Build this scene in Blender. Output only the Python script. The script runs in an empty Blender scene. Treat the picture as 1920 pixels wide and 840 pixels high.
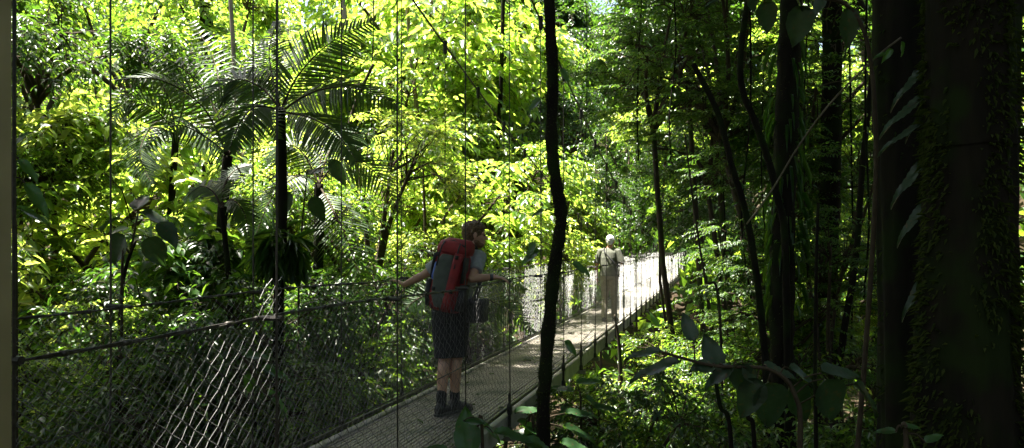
import bpy, math, random
import numpy as np
from mathutils import Vector, Matrix

rng = np.random.default_rng(7)
random.seed(7)
scene = bpy.context.scene
COL = scene.collection
PI = math.pi

# ------------------------------------------------------------------ helpers
def V(*a): return Vector(a)
EYE = 1.5
FPX = 1400.0
def P(px, py, Y):
    """photo pixel + distance -> world point (planning aid)"""
    return Vector(((px - 960) / FPX * Y, Y, EYE - (py - 458) / FPX * Y))

SUN = Vector((-0.27, 0.08, 0.96)).normalized()

def link(o, parent=None):
    COL.objects.link(o)
    if parent is not None:
        o.parent = parent
    return o

def tag(o, label=None, cat=None, group=None, kind=None):
    if label: o['label'] = label
    if cat: o['category'] = cat
    if group: o['group'] = group
    if kind: o['kind'] = kind
    return o

def empty(name, loc=(0, 0, 0), label=None, cat=None, group=None):
    o = bpy.data.objects.new(name, None)
    o.empty_display_size = 0.1
    o.location = loc
    link(o)
    return tag(o, label, cat, group)

class MB:
    """collects geometry for ONE mesh"""
    def __init__(self):
        self.v = []; self.f = []; self.m = []; self.n = 0
    def add(self, verts, faces, mat=0):
        base = self.n
        self.v.extend([tuple(x) for x in verts])
        self.f.extend([tuple(i + base for i in f) for f in faces])
        self.m.extend([mat] * len(faces))
        self.n += len(verts)
    def box(self, c, s, ax=None, mat=0):
        c = Vector(c)
        X, Y, Z = ax if ax else (V(1, 0, 0), V(0, 1, 0), V(0, 0, 1))
        vs = []
        for k in (-1, 1):
            for j in (-1, 1):
                for i in (-1, 1):
                    vs.append(c + X * (i * s[0] / 2) + Y * (j * s[1] / 2) + Z * (k * s[2] / 2))
        self.add(vs, [(0, 2, 3, 1), (4, 5, 7, 6), (0, 1, 5, 4), (2, 6, 7, 3), (0, 4, 6, 2), (1, 3, 7, 5)], mat)
    def tube(self, pts, rad, sides=8, mat=0, cap=True, wob=0.0, rs=None):
        pts = [Vector(p) for p in pts]
        n = len(pts)
        if not hasattr(rad, '__len__'): rad = [rad] * n
        d0 = (pts[1] - pts[0]).normalized()
        ref = V(0, 0, 1) if abs(d0.z) < 0.9 else V(1, 0, 0)
        u = d0.cross(ref).normalized()
        vs = []; fs = []
        for i in range(n):
            if i == 0: d = pts[1] - pts[0]
            elif i == n - 1: d = pts[-1] - pts[-2]
            else: d = pts[i + 1] - pts[i - 1]
            d = d.normalized() if d.length > 1e-9 else d0
            u = (u - d * u.dot(d))
            u = u.normalized() if u.length > 1e-6 else d.orthogonal().normalized()
            w = d.cross(u)
            for k in range(sides):
                a = 2 * PI * k / sides
                r = rad[i]
                if wob and rs is not None: r *= 1 + wob * rs.uniform(-1, 1)
                vs.append(pts[i] + u * (math.cos(a) * r) + w * (math.sin(a) * r))
        for i in range(n - 1):
            for k in range(sides):
                k2 = (k + 1) % sides
                fs.append((i * sides + k, i * sides + k2, (i + 1) * sides + k2, (i + 1) * sides + k))
        if cap:
            fs.append(tuple(range(sides - 1, -1, -1)))
            fs.append(tuple((n - 1) * sides + k for k in range(sides)))
        self.add(vs, fs, mat)
    def capsule(self, a, b, ra, rb=None, sides=14, mat=0):
        """closed tapered capsule"""
        if rb is None: rb = ra
        a = Vector(a); b = Vector(b); d = (b - a)
        L = d.length; d = d.normalized() if L > 1e-9 else V(0, 0, 1)
        pts = []; rad = []
        for t in (-0.98, -0.8, -0.5, 0):
            pts.append(a + d * (ra * t)); rad.append(ra * math.sqrt(max(0.0, 1 - t * t)))
        for t in (0.25, 0.5, 0.75):
            pts.append(a.lerp(b, t)); rad.append(ra + (rb - ra) * t)
        for t in (0, 0.5, 0.8, 0.98):
            pts.append(b + d * (rb * t)); rad.append(rb * math.sqrt(max(0.0, 1 - t * t)))
        self.tube(pts, rad, sides, mat)
    def ellipsoid(self, c, X, Y, Z, seg=16, rings=10, mat=0):
        c = Vector(c); X = Vector(X); Y = Vector(Y); Z = Vector(Z)
        vs = [c - Z]; fs = []
        for i in range(1, rings):
            th = -PI / 2 + PI * i / rings
            for k in range(seg):
                a = 2 * PI * k / seg
                vs.append(c + X * (math.cos(th) * math.cos(a)) + Y * (math.cos(th) * math.sin(a)) + Z * math.sin(th))
        vs.append(c + Z)
        for k in range(seg):
            k2 = (k + 1) % seg
            fs.append((0, 1 + k2, 1 + k))
            for i in range(rings - 2):
                a = 1 + i * seg
                fs.append((a + k, a + k2, a + seg + k2, a + seg + k))
            a = 1 + (rings - 2) * seg
            fs.append((a + k, a + k2, len(vs) - 1))
        self.add(vs, fs, mat)
    def loft(self, rings, sides=20, mat=0, power=2.0):
        """rings: (centre, xvec, yvec) superellipse sections, closed ends"""
        vs = []; fs = []
        for c, X, Y in rings:
            c = Vector(c)
            for k in range(sides):
                a = 2 * PI * k / sides
                ca, sa = math.cos(a), math.sin(a)
                e = 2.0 / power
                vs.append(c + Vector(X) * (math.copysign(abs(ca) ** e, ca)) + Vector(Y) * (math.copysign(abs(sa) ** e, sa)))
        n = len(rings)
        for i in range(n - 1):
            for k in range(sides):
                k2 = (k + 1) % sides
                fs.append((i * sides + k, i * sides + k2, (i + 1) * sides + k2, (i + 1) * sides + k))
        fs.append(tuple(range(sides - 1, -1, -1)))
        fs.append(tuple((n - 1) * sides + k for k in range(sides)))
        self.add(vs, fs, mat)
    def leaves(self, Pn, D, N, L, W, kind='leaf', mat=0, fold=0.12, droop=0.15):
        Pn = np.asarray(Pn, float); D = np.asarray(D, float); N = np.asarray(N, float)
        L = np.asarray(L, float)[:, None]; W = np.asarray(W, float)[:, None]
        D = D / np.maximum(np.linalg.norm(D, axis=1, keepdims=True), 1e-9)
        N = N - D * np.sum(N * D, axis=1, keepdims=True)
        N = N / np.maximum(np.linalg.norm(N, axis=1, keepdims=True), 1e-9)
        X = np.cross(D, N)
        if kind == 'leaf':
            T = [(0, 0, 0), (0, .5, 0.02), (0, 1, -droop), (-.5, .33, fold), (-.36, .7, fold - droop * .4), (.5, .33, fold), (.36, .7, fold - droop * .4)]
            F = [(0, 1, 4, 3), (1, 2, 4), (0, 5, 6, 1), (1, 6, 2)]
        elif kind == 'strap':
            T = [(0, 0, 0), (-.5, .12, fold), (.5, .12, fold), (0, .5, -droop * .25), (-.42, .55, fold - droop * .3), (.42, .55, fold - droop * .3), (0, 1, -droop)]
            F = [(0, 3, 4, 1), (0, 2, 5, 3), (3, 6, 4), (3, 5, 6)]
        else:
            T = [(0, 0, 0), (-.5, .45, fold), (0, 1, -droop), (.5, .45, fold)]
            F = [(0, 2, 1), (0, 3, 2)]
        T = np.array(T)
        n = len(Pn); k = len(T)
        vv = Pn[:, None, :] + T[None, :, 0:1] * (W[:, None] * X[:, None, :]) + T[None, :, 1:2] * (L[:, None] * D[:, None, :]) + T[None, :, 2:3] * (L[:, None] * N[:, None, :])
        base = self.n
        self.v.extend(map(tuple, vv.reshape(-1, 3).tolist()))
        for fi in F:
            pass
        offs = (np.arange(n) * k + base)
        for f in F:
            arr = offs[:, None] + np.array(f)[None, :]
            self.f.extend(map(tuple, arr.tolist()))
            self.m.extend([mat] * n)
        self.n += n * k
    def mesh(self, name, mats, smooth=True):
        me = bpy.data.meshes.new(name)
        me.from_pydata(self.v, [], self.f)
        for m in mats: me.materials.append(m)
        if len(mats) > 1:
            me.polygons.foreach_set('material_index', np.array(self.m, dtype=np.int32))
        if smooth:
            me.polygons.foreach_set('use_smooth', np.ones(len(me.polygons), dtype=bool))
        me.update()
        return me
    def build(self, name, mats, parent=None, smooth=True):
        if not isinstance(mats, (list, tuple)): mats = [mats]
        return link(bpy.data.objects.new(name, self.mesh(name, mats, smooth)), parent)

def obj(name, mesh, parent=None, loc=None, rot=None, scale=None):
    o = link(bpy.data.objects.new(name, mesh), parent)
    if loc is not None: o.location = loc
    if rot is not None: o.rotation_euler = rot
    if scale is not None: o.scale = scale
    return o

def fuse(name, mb, mats, parent=None, voxel=0.006, smooth=3):
    """overlapping closed pieces -> one continuous skin"""
    o = mb.build(name, mats, parent)
    m = o.modifiers.new('r', 'REMESH'); m.mode = 'VOXEL'; m.voxel_size = voxel; m.use_smooth_shade = True
    if smooth:
        s = o.modifiers.new('s', 'SMOOTH'); s.factor = 0.5; s.iterations = smooth
    dg = bpy.context.evaluated_depsgraph_get()
    me = bpy.data.meshes.new_from_object(o.evaluated_get(dg))
    o.modifiers.clear()
    old = o.data
    o.data = me; me.name = name
    bpy.data.meshes.remove(old)
    return o

def catmull(pts, n=8):
    pts = [Vector(p) for p in pts]
    out = []
    for i in range(len(pts) - 1):
        p0 = pts[max(i - 1, 0)]; p1 = pts[i]; p2 = pts[i + 1]; p3 = pts[min(i + 2, len(pts) - 1)]
        for k in range(n):
            t = k / n
            out.append(0.5 * ((2 * p1) + (p2 - p0) * t + (2 * p0 - 5 * p1 + 4 * p2 - p3) * t * t + (3 * p1 - p0 - 3 * p2 + p3) * t ** 3))
    out.append(pts[-1])
    return out

# ------------------------------------------------------------------ materials
def new_mat(name):
    m = bpy.data.materials.new(name); m.use_nodes = True
    nt = m.node_tree; nt.nodes.clear()
    out = nt.nodes.new('ShaderNodeOutputMaterial')
    return m, nt, out

def ramp(nt, fac, cols):
    r = nt.nodes.new('ShaderNodeValToRGB')
    e = r.color_ramp.elements
    while len(e) < len(cols): e.new(0.5)
    for i, (p, c) in enumerate(cols):
        e[i].position = p; e[i].color = (*c, 1)
    nt.links.new(fac, r.inputs[0])
    return r.outputs[0]

def leaf_mat(name, cols, trans, rough=0.38, spec=0.5, tfac=0.45, worn=False):
    m, nt, out = new_mat(name)
    N = nt.nodes.new; Lk = nt.links.new
    geo = N('ShaderNodeNewGeometry'); oi = N('ShaderNodeObjectInfo')
    mx = N('ShaderNodeMath'); mx.operation = 'MULTIPLY_ADD'; mx.inputs[1].default_value = 0.72
    Lk(geo.outputs['Random Per Island'], mx.inputs[0])
    m2 = N('ShaderNodeMath'); m2.operation = 'MULTIPLY'; m2.inputs[1].default_value = 0.28
    Lk(oi.outputs['Random'], m2.inputs[0]); Lk(m2.outputs[0], mx.inputs[2])
    col = ramp(nt, mx.outputs[0], cols)
    tcol = ramp(nt, mx.outputs[0], trans)
    # fine mottling so that a leaf is not one flat tone
    tc = N('ShaderNodeTexCoord'); nz = N('ShaderNodeTexNoise'); nz.inputs['Scale'].default_value = 28; nz.inputs['Detail'].default_value = 3
    Lk(tc.outputs['Object'], nz.inputs['Vector'])
    mr = N('ShaderNodeMapRange'); mr.inputs[1].default_value = .3; mr.inputs[2].default_value = .7; mr.inputs[3].default_value = .75; mr.inputs[4].default_value = 1.2
    Lk(nz.outputs[0], mr.inputs[0])
    mul = N('ShaderNodeMix'); mul.data_type = 'RGBA'; mul.blend_type = 'MULTIPLY'; mul.inputs[0].default_value = 1
    if worn:       # brown blotches and eaten spots
        n2 = N('ShaderNodeTexNoise'); n2.inputs['Scale'].default_value = 34; n2.inputs['Detail'].default_value = 4
        Lk(tc.outputs['Object'], n2.inputs['Vector'])
        m3 = N('ShaderNodeMapRange'); m3.inputs[1].default_value = .60; m3.inputs[2].default_value = .68
        Lk(n2.outputs[0], m3.inputs[0])
        wm = N('ShaderNodeMix'); wm.data_type = 'RGBA'; wm.inputs[7].default_value = (.085, .055, .025, 1)
        Lk(m3.outputs[0], wm.inputs[0]); Lk(col, wm.inputs[6]); col = wm.outputs[2]
    Lk(col, mul.inputs[6]); Lk(mr.outputs[0], mul.inputs[7])
    pb = N('ShaderNodeBsdfPrincipled')
    Lk(mul.outputs[2], pb.inputs['Base Color'])
    pb.inputs['Roughness'].default_value = rough
    pb.inputs['Specular IOR Level'].default_value = spec
    tr = N('ShaderNodeBsdfTranslucent'); Lk(tcol, tr.inputs[0])
    ms = N('ShaderNodeMixShader'); ms.inputs[0].default_value = tfac
    Lk(pb.outputs[0], ms.inputs[1]); Lk(tr.outputs[0], ms.inputs[2])
    Lk(ms.outputs[0], out.inputs[0])
    return m

def plain(name, c1, c2, scale=20, rough=0.7, metal=0.0, bump=0.0, detail=4, stretch=None, spec=0.5, moss=None):
    m, nt, out = new_mat(name)
    N = nt.nodes.new; Lk = nt.links.new
    tc = N('ShaderNodeTexCoord'); nz = N('ShaderNodeTexNoise')
    nz.inputs['Scale'].default_value = scale; nz.inputs['Detail'].default_value = detail
    src = tc.outputs['Object']
    if stretch:
        mp = N('ShaderNodeMapping'); mp.inputs['Scale'].default_value = stretch
        Lk(src, mp.inputs[0]); src = mp.outputs[0]
    Lk(src, nz.inputs['Vector'])
    col = ramp(nt, nz.outputs[0], [(.32, c1), (.68, c2)])
    if moss:
        n2 = N('ShaderNodeTexNoise'); n2.inputs['Scale'].default_value = moss[1]; n2.inputs['Detail'].default_value = 6
        Lk(tc.outputs['Object'], n2.inputs['Vector'])
        mr = N('ShaderNodeMapRange'); mr.inputs[1].default_value = moss[2]; mr.inputs[2].default_value = moss[2] + .12
        Lk(n2.outputs[0], mr.inputs[0])
        mm = N('ShaderNodeMix'); mm.data_type = 'RGBA'
        Lk(mr.outputs[0], mm.inputs[0]); Lk(col, mm.inputs[6]); mm.inputs[7].default_value = (*moss[0], 1)
        col = mm.outputs[2]
    pb = N('ShaderNodeBsdfPrincipled')
    Lk(col, pb.inputs['Base Color'])
    pb.inputs['Roughness'].default_value = rough; pb.inputs['Metallic'].default_value = metal
    pb.inputs['Specular IOR Level'].default_value = spec
    if bump:
        b = N('ShaderNodeBump'); b.inputs['Strength'].default_value = bump; b.inputs['Distance'].default_value = 0.02
        Lk(nz.outputs[0], b.inputs['Height']); Lk(b.outputs[0], pb.inputs['Normal'])
    Lk(pb.outputs[0], out.inputs[0])
    return m

M = {}
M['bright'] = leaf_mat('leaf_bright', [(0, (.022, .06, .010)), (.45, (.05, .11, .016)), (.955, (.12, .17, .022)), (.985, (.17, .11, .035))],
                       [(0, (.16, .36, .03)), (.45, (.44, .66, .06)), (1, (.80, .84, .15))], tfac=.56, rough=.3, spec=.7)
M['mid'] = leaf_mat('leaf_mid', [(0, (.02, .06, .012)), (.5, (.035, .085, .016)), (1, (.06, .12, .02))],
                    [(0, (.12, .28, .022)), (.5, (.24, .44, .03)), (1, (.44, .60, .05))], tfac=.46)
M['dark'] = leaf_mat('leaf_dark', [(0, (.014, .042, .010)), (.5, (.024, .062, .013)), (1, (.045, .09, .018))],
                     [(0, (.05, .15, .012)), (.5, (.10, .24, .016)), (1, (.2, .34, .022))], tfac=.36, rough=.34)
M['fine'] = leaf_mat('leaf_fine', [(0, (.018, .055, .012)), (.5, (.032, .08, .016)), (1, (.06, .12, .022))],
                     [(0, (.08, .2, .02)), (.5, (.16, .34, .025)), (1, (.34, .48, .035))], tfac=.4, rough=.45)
M['palm'] = leaf_mat('leaf_palm', [(0, (.014, .04, .010)), (1, (.03, .065, .015))],
                     [(0, (.10, .2, .02)), (1, (.26, .36, .03))], tfac=.32, rough=.45, spec=.3)
M['big'] = leaf_mat('leaf_broad', [(0, (.015, .05, .016)), (1, (.035, .085, .022))],
                    [(0, (.08, .22, .02)), (1, (.16, .34, .03))], tfac=.33, rough=.36, spec=.5, worn=True)
M['bigdark'] = leaf_mat('leaf_broad_dull', [(0, (.02, .04, .02)), (1, (.04, .065, .035))],
                    [(0, (.02, .06, .01)), (1, (.05, .11, .015))], tfac=.25, rough=.42, spec=.4, worn=True)
M['litter'] = leaf_mat('leaf_litter', [(0, (.02, .05, .012)), (.7, (.04, .07, .015)), (1, (.09, .06, .03))],
                       [(0, (.06, .16, .015)), (1, (.2, .26, .03))], tfac=.3)
M['moss'] = leaf_mat('moss_fibre', [(0, (.018, .032, .008)), (1, (.05, .065, .014))], [(0, (.05, .08, .012)), (1, (.12, .15, .02))], tfac=.3, rough=.8, spec=.1)
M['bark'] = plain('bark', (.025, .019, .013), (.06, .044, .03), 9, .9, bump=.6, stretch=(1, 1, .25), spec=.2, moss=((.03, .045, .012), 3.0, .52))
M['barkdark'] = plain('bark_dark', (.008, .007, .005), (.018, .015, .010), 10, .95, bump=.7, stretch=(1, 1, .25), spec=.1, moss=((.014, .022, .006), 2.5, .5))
M['barkpale'] = plain('bark_pale', (.10, .085, .06), (.2, .17, .12), 8, .9, bump=.4, stretch=(1, 1, .3), spec=.2)
M['twig'] = plain('twig_bark', (.03, .022, .014), (.06, .045, .028), 14, .9, spec=.2)
M['soil'] = plain('forest_soil', (.022, .016, .010), (.05, .036, .022), 3, .95, bump=.5, spec=.1, moss=((.02, .035, .009), 1.2, .5))
M['galv'] = plain('galvanised_wire', (.07, .07, .066), (.15, .15, .145), 40, .48, metal=.35)
M['cable'] = plain('dark_cable', (.018, .016, .014), (.05, .045, .04), 60, .5, metal=.4)
M['rail'] = plain('rail_cable', (.025, .023, .02), (.08, .07, .06), 50, .45, metal=.6)
M['steel'] = plain('deck_steel', (.125, .112, .09), (.24, .215, .175), 6, .6, metal=.15, bump=.1, moss=((.055, .055, .035), 1.6, .5))
M['stringer'] = plain('stringer_paint', (.2, .19, .16), (.33, .31, .27), 5, .65, moss=((.10, .11, .06), 3, .56))
M['post'] = plain('post_paint', (.22, .19, .10), (.34, .29, .16), 4, .6, bump=.15, moss=((.13, .15, .06), 2, .6))
M['skin'] = plain('skin', (.40, .22, .145), (.48, .28, .19), 12, .5)
M['skin_old'] = plain('skin_ruddy', (.42, .20, .14), (.50, .26, .19), 14, .5)
M['hair'] = plain('hair_curly', (.06, .033, .014), (.17, .10, .045), 60, .6, bump=1.0)
M['beard'] = plain('beard_hair', (.12, .06, .028), (.2, .11, .055), 90, .7, bump=.6)
M['hairw'] = plain('hair_white', (.6, .6, .58), (.78, .78, .76), 60, .6, bump=.6)
M['shirt'] = plain('shirt_grey', (.24, .26, .27), (.31, .33, .34), 30, .85, bump=.1)
M['shorts'] = plain('shorts_black', (.010, .010, .012), (.02, .02, .023), 25, .85, bump=.15)
M['sock'] = plain('sock_dark', (.012, .012, .012), (.025, .025, .025), 60, .9)
M['shoe'] = plain('shoe_dark', (.016, .016, .018), (.05, .048, .046), 22, .7, bump=.2)
M['sole'] = plain('shoe_sole', (.03, .03, .03), (.06, .058, .055), 30, .8)
M['red'] = plain('pack_red', (.15, .006, .008), (.24, .010, .012), 12, .7, bump=.15)
M['packgrey'] = plain('pack_grey', (.055, .065, .055), (.085, .095, .08), 12, .8, bump=.15)
M['black'] = plain('black_nylon', (.012, .012, .013), (.026, .026, .028), 20, .7, bump=.1)
M['blue'] = plain('blue_plastic', (.03, .08, .34), (.05, .12, .45), 20, .4)
M['polo'] = plain('polo_olive', (.07, .075, .055), (.11, .115, .085), 18, .85, bump=.15)
M['khaki'] = plain('trousers_khaki', (.20, .175, .125), (.27, .24, .18), 14, .85, bump=.2)
M['eye'] = plain('eye_dark', (.02, .015, .012), (.03, .02, .015), 10, .2)
M['watch'] = plain('watch_metal', (.05, .05, .05), (.1, .1, .1), 20, .3, metal=.7)

# ------------------------------------------------------------------ bridge frame
FV = V(0.2640, 0.9645, 0); RV = V(0.9645, -0.2640, 0); UP = V(0, 0, 1)
B0 = V(-2.43, 0, 0)
SEND = 60.0
def dz(s): return -0.08 * (1 - ((s - 31) / 29.0) ** 2) if s > 2 else 0.0
def bp(s, t, z=0.0):
    return B0 + FV * s + RV * t + UP * (dz(s) + z)
def cable_h(s):
    Y = s * 0.9645
    return 1.20 + 0.0054 * (30 - Y) ** 2
RT = 0.535     # rail offset from the centre line
RH = 1.20

# ------------------------------------------------------------------ terrain
def ground_z(x, y):
    p = np.array([x - B0.x, y])
    s = p[0] * FV.x + p[1] * FV.y
    t = p[0] * RV.x + p[1] * RV.y
    s0 = 1.2 + 0.55 * max(0.0, t - 0.8)
    d = np.clip((s - s0) / 11.0, 0, 1); d = d * d * (3 - 2 * d)
    u = np.clip((s - 44) / 18.0, 0, 1); u = u * u * (3 - 2 * u)
    z = -0.12 - 7.0 * d * (1 - u)
    z += 0.55 * max(0.0, -t - 7.0) ** 1.0 * min(1, max(0, s) / 10.0)
    z += 0.40 * max(0.0, t - 11.0)
    z += 0.42 * max(0.0, s - 60)
    z = min(z, 34 + 0.02 * (abs(x) + y))
    z += 0.22 * math.sin(x * .9 + 1.3) * math.cos(y * .7) * min(1, max(0, s - 2) / 3) if s > 2 else 0
    return float(z)

mb = MB()
xs = np.concatenate([np.linspace(-400, -40, 10)[:-1], np.linspace(-40, 40, 81), np.linspace(40, 400, 10)[1:]])
ys = np.concatenate([np.linspace(-120, -10, 6)[:-1], np.linspace(-10, 80, 91), np.linspace(80, 600, 12)[1:]])
vs = [(x, y, ground_z(x, y)) for y in ys for x in xs]
nx = len(xs)
fs = [(j * nx + i, j * nx + i + 1, (j + 1) * nx + i + 1, (j + 1) * nx + i) for j in range(len(ys) - 1) for i in range(nx - 1)]
mb.add(vs, fs)
g = mb.build('ground', M['soil'])
tag(g, 'dark forest soil of the ravine and its banks', 'ground', kind='structure')

# ------------------------------------------------------------------ bridge
bridge = empty('suspension_bridge', bp(2.0, 0), 'narrow hanging footbridge of steel grating with chain link sides between dark cables', 'footbridge')
bridge_inv = Matrix.Translation(-bridge.location)
def bpart(name, mb, mats, parent=None, smooth=False):
    me = mb.mesh(name, mats if isinstance(mats, list) else [mats], smooth)
    me.transform(bridge_inv)
    return link(bpy.data.objects.new(name, me), parent or bridge)

SS = np.arange(1.0, SEND + .01, 1.0)
# deck: lengthwise bars over cross rods
mb = MB()
nb = 25
for i in range(nb):
    t = -0.48 + 0.96 * i / (nb - 1)
    jit = random.uniform(-.002, .002)
    vs = []; fs = []
    for k, s in enumerate(SS):
        for (a, b) in ((-.0135, -.022), (.0135, -.022), (.0135, 0), (-.0135, 0)):
            vs.append(bp(s, t + a, b + jit))
    for k in range(len(SS) - 1):
        for q in range(4):
            fs.append((k * 4 + q, k * 4 + (q + 1) % 4, (k + 1) * 4 + (q + 1) % 4, (k + 1) * 4 + q))
    mb.add(vs, fs)
for s in np.arange(1.05, SEND, .12):
    mb.box(bp(s, 0, -.030), (.98, .022, .014), (RV, FV, UP))
bpart('deck', mb, M['steel'])
# side stringers
for sg in (-1, 1):
    mb = MB()
    vs = []; fs = []
    for s in SS:
        for (a, b) in ((-.035, -.15), (.035, -.15), (.035, .012), (-.035, .012)):
            vs.append(bp(s, sg * .535 + a, b))
    n = len(SS)
    for k in range(n - 1):
        for q in range(4):
            fs.append((k * 4 + q, k * 4 + (q + 1) % 4, (k + 1) * 4 + (q + 1) % 4, (k + 1) * 4 + q))
    fs += [(3, 2, 1, 0), tuple((n - 1) * 4 + q for q in range(4))]
    mb.add(vs, fs)
    bpart('stringer', mb, M['stringer'])
    # low dark pipe that the netting is laced to
    mb = MB()
    mb.tube([bp(s, sg * (RT + .005), .06) for s in SS], .018, 6)
    bpart('kick_pipe', mb, M['cable'])
# suspenders and floor beams, one pair every 1.2 m
SP = [1.2 * k + 2.17 + .0 for k in range(47)]
for k, s in enumerate(SP):
    mb = MB(); mb.box(bp(s, 0, -.175), (1.3, .06, .05), (RV, FV, UP)); bpart('floor_beam', mb, M['steel'])
    for sg in (-1, 1):
        off = 0.0 if sg > 0 else 0.35
        ss = s + off
        top = cable_h(ss)
        x = sg * .590
        mb = MB()
        lean = random.uniform(-.012, .012)
        q = [bp(ss, x, -.16), bp(ss, x + sg * .004, .25), bp(ss + lean, x, .9), bp(ss, x, top)]
        mb.tube(q, .005, 6)
        so = bpart('suspender', mb, M['cable'])
        mb = MB()
        a = bp(ss, x, 0)
        mb.tube([a + UP * h for h in (-.19, -.17, -.10, -.08, .02, .04, .10, .13, .2, .22)], [.012, .03, .026, .014, .014, .024, .024, .012, .013, .007], 8)
        mb.box(a + UP * (-.165), (.10, .05, .03), (RV, FV, UP))
        bpart('turnbuckle', mb, M['cable'], so)
        mb = MB()
        b = bp(ss, x, top)
        mb.tube([b + UP * h for h in (-.10, -.08, .03, .05)], [.010, .022, .026, .02], 8)
        bpart('cable_clamp', mb, M['cable'], so)
        mb = MB()
        mb.tube([bp(ss, sg * RT, RH) + RV * (sg * w) for w in (-.02, .075)], [.012, .012], 6)
        bpart('rail_clip', mb, M['cable'], so)
# main cables (up to the tower saddle at s=2.07)
CS = np.arange(2.07, SEND + .5, .6)
for sg in (-1, 1):
    mb = MB()
    pts = [bp(s, sg * .590, cable_h(s)) for s in CS]
    back = [bp(2.07 - d, sg * .59, cable_h(2.07) - d * .55) for d in (7.5, 5, 2.5)]
    mb.tube(back + pts, .0105, 8)
    bpart('main_cable', mb, M['cable'])
# hand rails: two twisted strands each, a mid wire too
for sg in (-1, 1):
    mb = MB()
    for ph in (0, PI):
        pts = []
        for s in np.arange(1.3, SEND, .05 if True else .1):
            a = s * 14 + ph
            w = .0038
            pts.append(bp(s, sg * RT + w * math.cos(a), RH + w * math.sin(a) + .012 * math.sin(s * 1.7 + sg)))
        mb.tube(pts, .0038, 5)
    for q in np.arange(1.5, 30, .23):
        q += random.uniform(-.06, .06)
        mb.tube([bp(q, sg * RT, RH + .012 * math.sin(q * 1.7 + sg)), bp(q + random.uniform(.012, .04), sg * RT, RH + .012 * math.sin(q * 1.7 + sg))], .0105, 6)
    bpart('hand_cable', mb, M['rail'], smooth=True)
    mb = MB()
    mb.tube([bp(s, sg * (RT + .004), .62 + .01 * math.sin(s * 2.1)) for s in np.arange(1.3, SEND, .4)], .004, 5)
    bpart('mid_wire', mb, M['rail'])
# chain link netting, hung aslant
def netting(sg):
    mb = MB()
    a_s, a_z, b_s, b_z = .042, .040, .036, .027
    per = a_z + b_z
    VV = []; FF = []
    wr = .0012
    i = 0
    s = 1.0
    while s < SEND - .3:
        ztop = 1.175
        if sg > 0 and 3.16 < s < 3.33: ztop = 1.175 + .19          # a torn edge stands up above the hand cable
        j0 = -int(i * a_z / per) - 1
        wr = .0012 if s < 9 else .0009
        pts = []
        dr = a_s - b_s
        for j in range(j0, j0 + int(1.6 / per) + 3):
            z0 = i * a_z + j * per; s0 = 1.0 + i * a_s + j * dr
            pts += [(s0, z0), (s0 + a_s, z0 + a_z)]
        pts = [q for q in pts if .04 < q[1] < ztop + .012]
        n = len(pts)
        if n > 2:
            b0 = len(VV)
            for k, (ss, z) in enumerate(pts):
                z2 = z + .008 * math.sin(ss * 2.7 + z * 3 + sg) + .002 * math.sin(ss * 11 + z * 7)
                s2 = ss + .008 * math.sin(z * 5 + ss * 1.9) + .006 * math.sin(ss * 3.3 + sg)
                bulge = .022 * math.sin(ss * 2.3) * math.sin(min(1, z / 1.2) * PI) + (.005 if k % 2 else -.005)
                q = bp(s2, sg * (RT + .012) + sg * bulge * .8, z2)
                VV += [q + RV * wr + UP * wr * .2, q - RV * wr * .7 + FV * wr + UP * wr, q - RV * wr * .7 - FV * wr - UP * wr]
            for q in range(n - 1):
                for r in range(3):
                    r2 = (r + 1) % 3
                    FF.append((b0 + q * 3 + r, b0 + q * 3 + r2, b0 + q * 3 + 3 + r2, b0 + q * 3 + 3 + r))
        i += 1; s = 1.0 + i * (a_s - (a_s - b_s) * a_z / per)
    mb.add(VV, FF)
    return bpart('chain_link_panel', mb, M['galv'])
netting(-1); netting(1)

# tower at the near end
tower = empty('bridge_tower', bp(2.07, 0), 'painted post of the bridge tower at the left edge of the photo', 'bridge tower')
th = cable_h(2.07)
for sg in (-1, 1):
    mb = MB()
    c = bp(1.98, sg * .656, 0) - tower.location
    mb.box(c + UP * ((th - 1.6) / 2), (.13, .13, th + 1.9), (RV, FV, UP))
    mb.build('tower_post', M['post'], tower, smooth=False)
    mb = MB(); mb.box(c + UP * (th + .10), (.17, .2, .10), (RV, FV, UP)); mb.build('saddle', M['cable'], tower, smooth=False)
    mb = MB(); mb.box(c + UP * -.35, (.5, .5, .5), (RV, FV, UP)); mb.build('footing', M['stringer'], tower, smooth=False)
mb = MB(); mb.box(bp(1.98, 0, th - .35) - tower.location, (1.19, .1, .12), (RV, FV, UP)); mb.build('cross_beam', M['post'], tower, smooth=False)

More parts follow.
